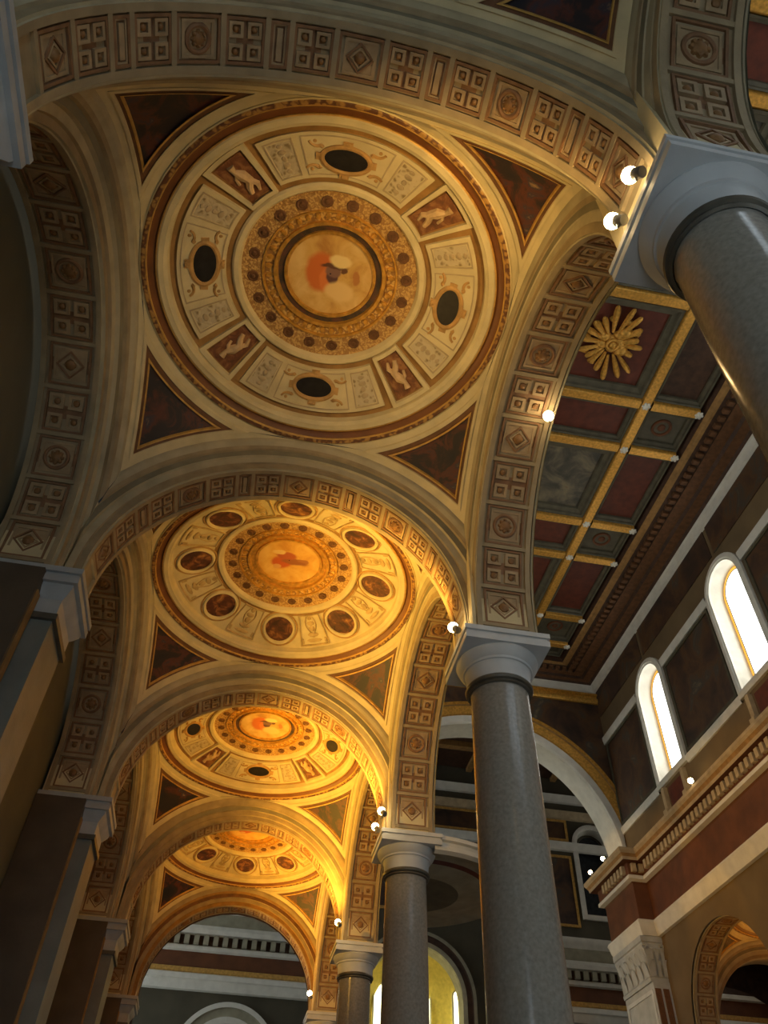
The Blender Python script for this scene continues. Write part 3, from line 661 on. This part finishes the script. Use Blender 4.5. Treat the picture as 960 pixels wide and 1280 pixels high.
ys = [y for y in YB_ if YB < y < YE-1]
for y in ys:
    for x0, x1 in ((BX[0], BX[1]-0.2), (BX[1]+0.2, BX[2]-0.2), (BX[2]+0.2, BX[3])): beam((x0, y), (x1, y))
rm = MB(); rm.dome((0, 0, 0), 0.10, 0.10, 0.07, 0, 10, lambda u, v, h: (u, v, -h))
for t in range(6): rm.dome((0.10*math.cos(t*PI/3), 0.10*math.sin(t*PI/3), 0), 0.055, 0.055, 0.045, 0, 6, lambda u, v, h: (u, v, -h), 2)
ROS = rm.mesh('rosette', [WHITE])
for y in ys:
    for x in BX: put('rosette', ROS, ceil, T(x, y, ZC))
yl = [YB]+ys+[YE-0.9]; SUN = []
for j, (y0, y1) in enumerate(zip(yl[:-1], yl[1:])):
    big = y1-y0 > 2.4
    for i, (x0, x1) in enumerate(zip(BX[:-1], BX[1:])):
        a0, a1, c0, c1 = x0+0.2, x1-0.2, y0+0.2, y1-0.2
        if i == 0: a0 -= 0.2
        if i == 2: a1 += 0.2
        w = 0.30 if (i == 1 and big) else 0.16
        b = MB()
        for (da, za), (db, zb) in zip([(0.0, 0.10), (w*0.3, 0.12), (w*0.4, 0.2), (w*0.9, 0.24)], [(w*0.3, 0.12), (w*0.4, 0.2), (w*0.9, 0.24), (w, 0.34)]):
            la = [(a0+da, c0+da), (a1-da, c0+da), (a1-da, c1-da), (a0+da, c1-da), (a0+da, c0+da)]; lb = [(a0+db, c0+db), (a1-db, c0+db), (a1-db, c1-db), (a0+db, c1-db), (a0+db, c0+db)]
            b.grid([[(x, y, ZC+za) for x, y in la], [(x, y, ZC+zb) for x, y in lb]])
        cf = b.build('coffer_frame', [GREENP], ceil, smooth=False)
        if i == 1: m = REDBR if (not big or (int(round((y0-7.3)/5.44)) % 2 == 0)) else COFFP
        else: m = (DKBROWN if y0 < 9 else REDBR) if big else GREENP
        b = MB(); b.box(a0+w, a1-w, c0+w, c1-w, ZC+0.33, ZC+0.38); b.build('coffer_panel', [m], cf, smooth=False)
        if i != 1 and not big:
            b = MB(); b.ring((0, 0, 0), 0.3, 0.3, 0.10, 0.06, 0, 20, lambda u, v, h: ((a0+a1)/2+u, (c0+c1)/2+v, ZC+0.33-h)); b.dome((0, 0, 0), 0.14, 0.14, 0.08, 0, 10, lambda u, v, h: ((a0+a1)/2+u, (c0+c1)/2+v, ZC+0.33-h)); b.build('wreath', [REDF], cf)
        if i == 1 and big and m is REDBR and y0 < 12: SUN.append(((a0+a1)/2, (c0+c1)/2))
# cornice between ceiling and walls
CP = [(1.9, ZC+0.35), (1.75, ZC+0.12), (1.72, ZC+0.02), (1.62, ZC), (1.58, ZC-0.05), (1.48, ZC-0.06), (1.40, ZC-0.10), (1.15, ZC-0.14), (1.10, ZC-0.22), (0.70, ZC-0.25), (0.62, ZC-0.36), (0.30, ZC-0.40), (0.22, ZC-0.50), (0.15, ZC-0.54), (0.12, ZC-0.80), (0.0, ZC-0.86)]
CM = [1, 1, 0, 0, 0, 1, 1, 1, 2, 1, 2, 1, 3, 3, 3]
b = MB(); extrude_profile(b, CP, lambda o: [(NW-o, YB), (NW-o, YE-o*0.5), (NL+o, YE-o*0.5), (NL+o, YB)], ms=CM); t3 = struct(b.build('trim_3', [OCHRE, DKBROWN, BROWN, WHITE]))
dm = MB(); dm.box(-0.08, 0.08, -0.11, 0.11, -0.13, 0.0); DENT2 = dm.mesh('dentil', [BROWN], False)
y = 3.0
while y < YE-0.9: put('dentil', DENT2, t3, Matrix.Translation((NW-1.27, y, ZC-0.12)) @ Matrix.Rotation(PI/2, 4, 'Z')); y += 0.31
for i in range(24): put('dentil', DENT2, t3, Matrix.Translation((NW-1.3-0.31*i, YE-0.64, ZC-0.12)))

# triumphal arch at the end of the nave
ZT, RT = 6.2, 5.2
def tri_arch():
    o = thing('triumphal_arch', 'huge round arch with white and gold bands closing the coffered hall', 'arch', (NX, YE, 0))
    def arc(r, yy, n=64):
        cl = NW-NX-0.02; t0 = math.acos(min(1, cl/r)); p = [(r*math.cos(t0+(PI-2*t0)*i/n), yy, ZT+r*math.sin(t0+(PI-2*t0)*i/n)) for i in range(n+1)]
        e = max(ZT+r*math.sin(t0), 6.0) if r > cl else 6.0; return [(p[0][0], yy, e)]+p+[(p[-1][0], yy, e)]
    b = MB(); q = [arc(RT, 1.1), arc(RT, -0.05), arc(RT+0.06, -0.12), arc(RT+0.16, -0.12), arc(RT+0.18, -0.08), arc(RT+0.38, -0.08), arc(RT+0.40, -0.02)]
    for i in range(len(q)-1): b.grid(q[i:i+2])
    b.build('white_archivolt', [WHITE], o)
    b = MB(); q = [arc(RT+0.40, -0.02), arc(RT+0.42, -0.14), arc(RT+0.55, -0.16), arc(RT+0.58, -0.10), arc(RT+0.80, -0.13), arc(RT+0.84, -0.20), arc(RT+0.98, -0.20), arc(RT+1.0, 0.0)]
    for i in range(len(q)-1): b.grid(q[i:i+2], (0, 0, 1, 0, 1, 0, 0)[i])
    b.build('gilt_archivolt', [GOLD, OCHRE], o); return o
tri_arch()
b = MB(); wall_strip(b, NL, NW, 6.0, 15.2, [(NX, RT+0.02, 5.9, ZT, RT)], lambda u, z: (u, YE, z)); we = struct(b.build('wall_end', [DKFIG2], smooth=False))
b = MB(); b.grid([[(x, YE-o, z) for x in (NL, NW)] for o, z in ((0, 13.15), (0.1, 13.15), (0.16, 13.25), (0.16, 13.36), (0.1, 13.4), (0.1, 13.5), (0.2, 13.52), (0.2, 13.6), (0, 13.62))]); b.build('gilt_cornice', [GOLD], we)

# corner pier under the entablature break
o = thing('corner_pier', 'grey pier with leafy capital under the projecting corner of the red entablature', 'pier', (NW-0.28, 25.6, 0))
b = MB(); b.box(-0.30, 0.28, -1.15, 1.15, FLOOR+1.0, 1.9); b.build('pier_core', [STONE], o, smooth=False)
b = MB(); b.box(-0.34, 0.28, -1.22, 1.22, FLOOR, FLOOR+1.0); b.build('base', [STONE], o, smooth=False)
b = MB(); rows = [[(-h, -h*0.8-0.85, z), (0.28, -h*0.8-0.85, z), (0.28, 1.15, z), (-h, 1.15, z)] for h, z in ((0.34, 1.9), (0.36, 2.0), (0.33, 2.06), (0.35, 2.6), (0.46, 3.0), (0.46, 3.05), (0.50, 3.08), (0.50, 3.25))]
for r in rows: r.append(r[0])
b.grid(rows); b.build('capital', [STONE], o, smooth=False)
def leaf(b, cx, cy, z, nx, ny, s):
    P = []; wv = [(0.9, 0, 0), (1.1, 0.35, 0.05), (0.9, 0.7, 0.12), (0.5, 0.95, 0.24), (0.25, 0.85, 0.30)]
    rows = [[(cx+nx*o*s-ny*k*w*s*0.28, cy+ny*o*s+nx*k*w*s*0.28, z+h*s) for k in (-1, 0, 1)] for w, h, o in wv]; b.grid(rows)
for i in range(3):
    for z, s in ((2.06, 0.5), (2.42, 0.5)):
        b = MB(); leaf(b, -0.18+0.2*i, -1.14, z, 0, -1, s); b.build('acanthus_leaf', [STONE], o)
for i in range(5):
    for z, s in ((2.06, 0.5), (2.42, 0.5)):
        b = MB(); leaf(b, -0.35, -0.95+0.45*i, z, -1, 0, s); b.build('acanthus_leaf', [STONE], o)
for xx in (-0.42, 0.2):
    b = MB(); b.tube([(xx+0.10*math.cos(t)*(1-t/14), -1.24, 2.92+0.10*math.sin(t)*(1-t/14)) for t in [i*0.6 for i in range(16)]], 0.03, 0, 5); b.build('volute', [STONE], o)
for xx in (-0.24, 0.04):
    b = MB(); b.box(xx-0.04+0.0, xx+0.16, -1.17, -1.14, FLOOR+1.3, 1.7); b.build('shaft_panel', [BROWN], o, smooth=False)
b = MB(); b.frame(-1.05, 1.05, FLOOR+1.3, 1.7, 0.12, 0.0, 0.03, 0, lambda u, v, h: (-0.30-h, u, v)); b.build('shaft_frame', [MARBLE], o, smooth=False)

# transept and chancel beyond
b = MB(); wall_strip(b, XT0, NL, FLOOR, 15.2, [(0.0, AR, FLOOR, Z0, AR)], lambda u, z: (u, 24.42, z)); struct(b.build('wall_transept_near', [DKBROWN], smooth=False))
b = MB(); wall_strip(b, NW, XT1, FLOOR, 15.2, [(17.76, AR, FLOOR, Z0, AR)], lambda u, z: (u, 26.9, z)); struct(b.build('wall_transept_far', [DKBROWN], smooth=False))
b = MB(); b.box(XT0, XT1, 24.4, YF, 15.2, 15.4); tc = struct(b.build('ceiling_transept', [DKBROWN], smooth=False))
for y in (27.5, 29.5, 31.5, 33.5):
    b = MB(); b.box(XT0, XT1, y-0.2, y+0.2, 14.9, 15.2); b.build('beam', [OCHRE], tc, smooth=False)
for x in np.arange(-8, 27, 2.4):
    b = MB(); b.box(x-0.15, x+0.15, 24.5, YF, 15.0, 15.2); b.build('beam', [OCHRE], tc, smooth=False)
for nm, x, zz in (('wall_transept_left', XT0, (-1.5, 8.0)), ('wall_transept_right', XT1, (8.0,))):
    b = MB(); wall_strip(b, 24.4, YF, FLOOR, 15.2, [(yy, 0.90, z+0.12, z+3.55, 0.90) for yy in (27.8, 31.0, 34.2) for z in zz], lambda u, z: (x, u, z)); struct(b.build(nm, [DKBROWN], smooth=False))
for yy in (27.8, 31.0, 34.2):  # unseen side windows added to bring daylight onto the far cornice
    for zz in (-1.5, 8.0): clerestory_window(T(XT0, yy, zz, -PI/2), PANET)
    clerestory_window(T(XT1, yy, 8.0, PI/2))
CXA, ZA, RA = 8.2, 3.9, 2.15
WX = [17.75, -2.0]
b = MB(); wall_strip(b, XT0, XT1, FLOOR, 15.2, [(CXA, RA, FLOOR, ZA, RA), (0.25, 1.45, FLOOR, 0.9, 1.45)]+[(x, 0.90, 8.12, 11.55, 0.90) for x in WX], lambda u, z: (u, YF, z)); wf = struct(b.build('wall_chancel', [mat('dark_olive_wall', (0.075, 0.066, 0.042), 0.85, var=0.2, scale=1)], smooth=False))
for x in WX: clerestory_window(T(x, YF, 8.0, PI), PANE if x < 0 else mat('dim_pane', (0.03, 0.035, 0.04), 0.25), GREENP)
FE = [(0, 6.9), (0.50, 6.88), (0.5, 6.75), (0.42, 6.62), (0.30, 6.45), (0.30, 6.1), (0.24, 5.95), (0.48, 5.72), (0.46, 5.55), (0.28, 5.5), (0.26, 5.12), (0.32, 5.08), (0.32, 4.92), (0.16, 4.88), (0.12, 4.30), (0.18, 4.28), (0.18, 4.12), (0.14, 4.08), (0.30, 4.0), (0.34, 3.82), (0.26, 3.78), (0.24, 3.60), (0.18, 3.45), (0, 3.42)]
FM = [0, 0, 0, 0, 1, 1, 0, 0, 0, 2, 0, 0, 0, 3, 3, 4, 4, 0, 0, 0, 0, 0, 0]
tn = 4
for x0, x1 in ((XT0, 4.4), (12.2, XT1)):
    b = MB(); extrude_profile(b, FE, lambda o: [(x0, YF-o), (x1, YF-o)], ms=FM); t = struct(b.build('trim_%d' % tn, [WHITE, OLIVE, DKBROWN, REDF, GOLDP])); tn += 1
    dm = MB(); dm.box(-0.11, 0.11, -0.10, 0.10, -0.18, 0.18); D3 = dm.mesh('dentil', [OLIVE], False)
    xs = [x for x in np.arange(x0+0.2, x1, 0.42) if -5 < x < 20]
    for x in xs: put('dentil', D3, t, Matrix.Translation((x, YF-0.34, 5.31)))
for z, m in ((14.0, WHITE), (13.1, TAN), (11.4, WHITE)):
    b = MB(); b.grid([[(x, YF-o, z+h) for x in (XT0, XT1)] for o, h in ((0, -0.25), (0.15, -0.22), (0.22, 0.0), (0.3, 0.15), (0, 0.18))]); b.build('string_course', [m], wf)
for x0, x1 in ((4.8, 8.2), (8.8, 12.2), (12.8, 16.3), (19.2, 22), (0.2, 4.2)):
    for z0, z1 in ((7.6, 10.8), (11.8, 12.7)):
        b = MB(); b.box(x0, x1, YF-0.04, YF, z0, z1); pn = b.build('painted_panel', [DKFIG2], wf, smooth=False)
        b = MB(); b.frame(x0-0.12, x1+0.12, z0-0.12, z1+0.12, 0.12, 0, 0.08, 0, lambda u, v, h: (u, YF-h, v)); b.build('panel_frame', [GOLDP], pn, smooth=False)
def far_arch(name, label, x, zc, r, w, mats):
    o = thing(name, label, 'arch', (x, YF, 0))
    arc = lambda rr, yy: [(rr, yy, -4)]+[(rr*math.cos(PI*i/40), yy, zc+rr*math.sin(PI*i/40)) for i in range(41)]+[(-rr, yy, -4)]
    b = MB(); q = [arc(r, 0.8), arc(r, -0.1), arc(r+w*0.3, -0.15), arc(r+w*0.33, -0.08), arc(r+w*0.7, -0.10), arc(r+w*0.75, -0.2), arc(r+w, -0.2), arc(r+w, 0)]
    for i in range(len(q)-1): b.grid(q[i:i+2], 0 if i not in (3, 4) else 1)
    b.build('archivolt', mats, o); return o
far_arch('chapel_arch', 'white moulded arch low on the distant wall seen through the farthest aisle arch', 0.25, 0.9, 1.45, 0.75, [WHITE, OLIVE])
far_arch('apse_arch', 'dark olive arch framing the yellow lit apse between the columns', CXA, ZA, RA, 0.6, [OLIVE, DKBROWN])
b = MB(); rows = [[(CXA+2.6*math.cos(PI*i/24), YF+0.3+3.0*math.sin(PI*i/24), z) for i in range(25)] for z in (FLOOR, 4.0)]
for t in range(1, 9): rows.append([(CXA+2.6*math.cos(t*PI/16)*math.cos(PI*i/24), YF+0.3+3.0*math.cos(t*PI/16)*math.sin(PI*i/24), 4.0+2.6*math.sin(t*PI/16)) for i in range(25)])
b.grid(rows); ap = struct(b.build('wall_apse', [mat('yellow_apse_plaster', (0.62, 0.50, 0.12), 0.8, var=0.15)]))
for i, (x, z1) in enumerate(((9.28, 5.1), (10.5, 4.7), (7.0, 5.1))):
    WINN[0] += 1; yy = YF+0.3+3.0*math.sqrt(max(0, 1-((x-CXA)/2.6)**2))-0.22
    w = bpy.data.objects.new('window_%d' % WINN[0], None); COL.objects.link(w); w.location = (x, yy, 0); w['kind'] = 'structure'; r = 0.2
    lp = lambda rr, y_: [(-rr, y_, 0.5)]+[(-rr*math.cos(PI*k/10), y_, z1-0.2+rr*math.sin(PI*k/10)) for k in range(11)]+[(rr, y_, 0.5)]
    b = MB(); l = lp(r, -0.02); b.add(l, [tuple(range(len(l)))]); b.build('pane', [PANEY], w, smooth=False)
    b = MB(); b.grid([lp(r, -0.02), lp(r, -0.08), lp(r+0.07, -0.08), lp(r+0.07, 0.0)]); b.build('window_frame', [WHITE], w)
l = bpy.data.lights.new('apse_light', 'POINT'); l.energy = 90; l.color = (1, 0.9, 0.4); l.shadow_soft_size = 0.3
lo = bpy.data.objects.new('apse_light', l); COL.objects.link(lo); lo.location = (CXA, YF+1.2, 2.0)

# ================================================================== AISLE
BAY = {-1: 'the bay directly overhead', 0: 'the nearest large dome with four dark ovals', 1: 'the second dome with eight medallions', 2: 'the third dome from the camera', 3: 'the farthest small dome'}
dA = dome_A('large shallow dome with four dark ovals around a painted disc, nearest to the camera'); dA.location = (0, 3, 0)
dB = dome_B('golden dome with eight round dark medallions, second in the row'); dB.location = (0, 9, 0)
dup(dA, 'dome', 'warm lit dome with a dark oval at its rim, third in the row', 'dome', T(0, 15))
dup(dB, 'dome', 'smallest glowing dome with three round medallions showing, farthest in the row', 'dome', T(0, 21))
b = MB(); b.lathe([(2.455, 3.18), (2.37, 3.2), (2.2, 3.3), (1.6, 3.6), (0.8, 3.83), (0.01, 3.9)], 64, cy=-3); tag(b.build('dome', [CREAM]), 'plain plaster dome over the bay where the camera stands', 'dome')
for k in range(-1, 4): pendentives(0, 6*k+3, BAY[k])
for d in ('dome',):
    for o in (dA, dB): o['group'] = 'shallow domes of the aisle'
TL = {-1: 'plain arch behind the camera', 0: 'wide coffered arch sweeping across the top of the picture', 1: 'coffered cross arch between the nearest dome and the eight medallion dome', 2: 'cross arch between the second and third domes with orange lit coffers',
      3: 'cross arch between the third and fourth domes', 4: 'dark last cross arch framing the distant cornice'}
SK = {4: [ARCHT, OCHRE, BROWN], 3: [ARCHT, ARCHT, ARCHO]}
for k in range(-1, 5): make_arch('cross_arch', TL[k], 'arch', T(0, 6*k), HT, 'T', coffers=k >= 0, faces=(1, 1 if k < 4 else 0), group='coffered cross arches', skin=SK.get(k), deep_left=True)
RL = {-1: 'dark coffered side arch at the top right corner above the nearest capital', 0: 'coffered side arch between nearest dome and the red coffered ceiling', 1: 'orange lit side arch right of the eight medallion dome', 2: 'side arch right of the third dome', 3: 'side arch right of the farthest dome'}
LL = {-1: 'wall arch at the left of the bay overhead', 0: 'coffered wall arch around the dark blank wall at left edge', 1: 'dark coffered wall arch left of the eight medallion dome', 2: 'dark wall arch left of the third dome', 3: 'dark wall arch left of the farthest dome'}
for k in range(-1, 4):
    make_arch('side_arch', RL[k], 'arch', T(A, 6*k+3, 0, -PI/2), HR, 'R', outer_plain=1, group='coffered side arches to the nave')
    make_arch('wall_arch', LL[k], 'arch', T(-3.20, 6*k+3, 0, PI/2), HR, 'R', faces=(1, 0), span=0.35, group='coffered arches on the aisle wall')
CL = {-1: 'column behind the camera', 0: 'huge grey column at top right, its square white capital seen from below', 1: 'tall polished grey column with white square capital in the middle', 2: 'grey column left of and behind the tall middle one', 3: 'small far grey column at the bottom, third behind the middle one', 4: 'most distant column at the end of the aisle arcade'}
PL = {-1: 'wall pier behind the camera', 0: 'blue grey pier capital cut by the upper left edge', 1: 'large pale pier capital at the left edge below the blank wall', 2: 'dark pier with moulded capital lower left', 3: 'narrow dark pier right of the lower left one', 4: 'last pier beside the dark far arch'}
for k in range(-1, 5):
    column(A, 6*k, CL[k], 'columns of the arcade'); pier(-A, 6*k, PL[k])

# half-round gallery on the arcade behind the third column
o = thing('gallery', 'half round gallery with white rim jutting from behind the second column', 'gallery', (3.38, 13.5, 0))
b = MB(); b.lathe([(2.0, 0.0), (2.02, -0.08), (1.96, -0.10), (1.95, -0.16), (1.99, -0.18), (1.99, -0.26), (1.90, -0.30)], 40, a0=-PI/2, a1=PI/2); b.lathe([(1.99, 0.0), (0, 0.0)], 40, a0=-PI/2, a1=PI/2); b.build('rim', [WHITE], o)
b = MB(); b.lathe([(1.90, -0.30), (1.6, -0.22), (1.5, -0.24), (1.45, -0.3), (0.9, -0.34), (0.02, -0.34)], 40, a0=-PI/2, a1=PI/2, ms=[0, 0, 1, 0, 2]); b.build('underside', [OLIVE, REDBR, GREENP], o)

# ================================================================== OPPOSITE AISLE (seen through the arch under the entablature)
OX = 2*NX
for k in (2, 3):
    make_arch('side_arch', ('orange lit arch of the opposite arcade below the red entablature', 'hidden arch of the opposite arcade nearer the camera')[k == 2], 'arch', T(OA, 6*k+3, 0, PI/2), HR, 'R', outer_plain=1, group='coffered arches of the opposite arcade')
for k in (2, 3, 4):
    o = make_arch('cross_arch', 'cross arch number %s of the opposite aisle' % ('one', 'two', 'three')[k-2], 'arch', T(OX, 6*k), HT, 'T', coffers=False, group='arches of the opposite aisle')
    o['label'] = ('cross arch of the opposite aisle at the right edge', 'cross arch of the opposite aisle inside the orange opening', 'last cross arch of the opposite aisle beside the corner pier')[k-2]
for k in (2, 3):
    make_arch('wall_arch', ('wall arch deep in the opposite aisle', 'wall arch of the opposite aisle out at right')[k == 2], 'arch', T(OX+A, 6*k+3, 0, -PI/2), HR, 'R', faces=(1, 0), coffers=False)
    dup(dB if k == 3 else dA, 'dome', ('dome of the opposite aisle behind the orange arch', 'dome of the opposite aisle at right edge')[k == 2], 'dome', T(OX, 6*k+3))
    pendentives(OX, 6*k+3, ('the dome behind the orange arch', 'the opposite dome at right edge')[k == 2])
for k in (2, 3): column(OA, 6*k, ('grey column of the opposite arcade at the lower right edge', 'column of the opposite arcade beside the orange arch')[k == 3], 'columns of the opposite arcade')
b = MB(); b.box(OX+A+0.47, OX+A+0.9, YB, 26.9, FLOOR, 4.2); struct(b.build('wall_opposite', [OCHRE], smooth=False))
b = MB(); b.box(OA+0.6, OX+A+0.9, YB, 26.9, 4.2, 4.4); struct(b.build('ceiling_opposite', [BROWN], smooth=False))

# ================================================================== SPOTLIGHTS
n = 0
def aisle_lamp(x, y, z, bay, label, watts, r=0.05, spread=78, aim=None):
    return lamp(x, y, z, aim or (x*0.08, 6*bay+2.8, 4.3), label, watts, col=LAMP_C[bay], lens_r=r, spread=spread)
SP = [(2.33, -0.19, 0.15, 0, 'upper bright spotlight on the nearest capital', 0.5), (2.33, 0.19, 0.14, 0, 'lower bright spotlight on the nearest capital', 0.9),
      (2.33, 5.75, 0.14, 1, 'bright spotlight on the left corner of the middle column capital', 0.9), (2.33, 11.1, 0.12, 2, 'upper spotlight by the capital behind the middle column', 0.6),
      (2.33, 11.75, 0.12, 2, 'lower spotlight by the capital behind the middle column', 0.6), (2.33, 16.75, 0.12, 3, 'small spotlight on the far column capital', 1.0), (2.33, 22.4, 0.12, 3, 'tiny spotlight by the dark last arch', 0.15)]
for x, y, z, bay, lab, f in SP: aisle_lamp(x, y, z, bay, lab, LAMP_W[bay]*f, r=0.07)
for bay in range(4):  # fill spotlights added out of view, warming the side arches opposite
    aisle_lamp(-2.46, 6*bay+0.40, 0.025, bay, 'spotlight resting out of sight on the %s left pier capital' % ('nearest', 'second', 'third', 'fourth')[bay], LAMP_W[bay]*(0.9 if bay == 0 else 1.6), r=0.03, spread=80, aim=(2.9, 6*bay+3, 2.3))
    aisle_lamp(-2.45, 6*bay+5.80, 0.025, bay, 'spotlight turned back on top of the %s left pier capital' % ('second', 'third', 'fourth', 'fifth')[bay], LAMP_W[bay]*(0.9 if bay == 0 else 1.6), r=0.03, spread=80, aim=(2.9, 6*bay+3, 2.3))
lamp(3.24, 3.75, 2.43, (2.2, -2, -5), 'spotlight fixed high under the coffered side arch', 25, lens_r=0.075)
lamp(NW-0.62, 19.1, 6.13, (NX, 15, 14), 'spotlight on the red entablature below the windows', 80, col=(1, 0.8, 0.5), lens_r=0.09)
lamp(NW-RS-0.6, 25.3, 6.13, (NX, 30, 14), 'upper spotlight on the projecting entablature corner', 60, col=(1, 0.8, 0.5), lens_r=0.08)
lamp(NW-RS-0.6, 26.6, 6.13, (NX, 30, 14), 'lower spotlight on the projecting entablature corner', 30, col=(1, 0.8, 0.5), lens_r=0.08)
for k in (2, 3):
    for y, wd in ((6*k+0.6, 'nearer'), (6*k+5.4, 'farther')): lamp(OX+2.4, y, 0.13, (OX-1, 6*k+3, 4), '%s spotlight on the outer wall inside the %s' % (wd, ('orange arch of the opposite aisle', 'opposite aisle at the right edge')[k == 2]), 480, col=(1, 0.40, 0.05))

# ================================================================== SUNBURST RELIEFS on the ceiling
def sunburst(x, y, label):
    rng = random.Random(3)
    o = thing('sunburst_relief', label, 'relief', (x, y, ZC+0.33), 0, 'gilt sunbursts on the ceiling')
    dn = lambda u, v, h: (u, v, -h)
    cx, cy = -0.22, -0.05
    for i in range(18):
        t = 2*PI*i/18+rng.uniform(-.05, .05); l = rng.choice([0.85, 1.0, 1.2, 1.3]); 
        if math.cos(t) < -.7: l = min(l, 1.0)
        c, s = math.cos(t), math.sin(t); w = rng.uniform(0.07, 0.10)
        b = MB(); b.tube([(cx+c*q*l, cy+s*q*l, -0.07-0.05*q) for q in (0.30, 0.5, 0.8, 0.95, 1.0)], [w*0.45, w*0.8, w*1.15, w*0.9, w*0.3], 0, 6); b.build('ray', [GOLD], o)
    b = MB()
    for i in range(22):
        t = rng.uniform(0, 2*PI); d = rng.uniform(0.0, 0.52); q = rng.uniform(0.14, 0.24)
        b.dome((cx+d*math.cos(t), cy+d*math.sin(t)*1.1, 0), q, q*0.85, q*0.95, 0, 9, dn)
    b.build('cloud', [GOLD], o)
    b = MB(); b.ring((cx+0.05, cy, 0.14), 0.18, 0.18, 0.09, 0.09, 0, 20, dn); b.dome((cx+0.05, cy, 0.14), 0.13, 0.13, 0.12, 0, 12, dn); b.build('glory', [GOLD], o)
    for i in range(7):
        t = 0.9+i*0.62; b = MB(); u, v = cx+0.8*math.cos(t+1.1), cy+0.8*math.sin(t+1.1); b.dome((u, v, 0), 0.15, 0.11, 0.12, 0, 8, dn); b.dome((u+0.05, v+0.05, 0.03), 0.05, 0.05, 0.08, 0, 8, dn); b.build('cherub_head', [GOLD], o)
for i, (x, y) in enumerate(sorted(SUN, key=lambda q: -q[1])): sunburst(x, y, ('gilt sunburst relief on the red ceiling coffer beside the large capital', 'gilt sunburst relief on a coffer nearer than the large capital', 'gilt sunburst relief on the first coffer of the hall')[i])
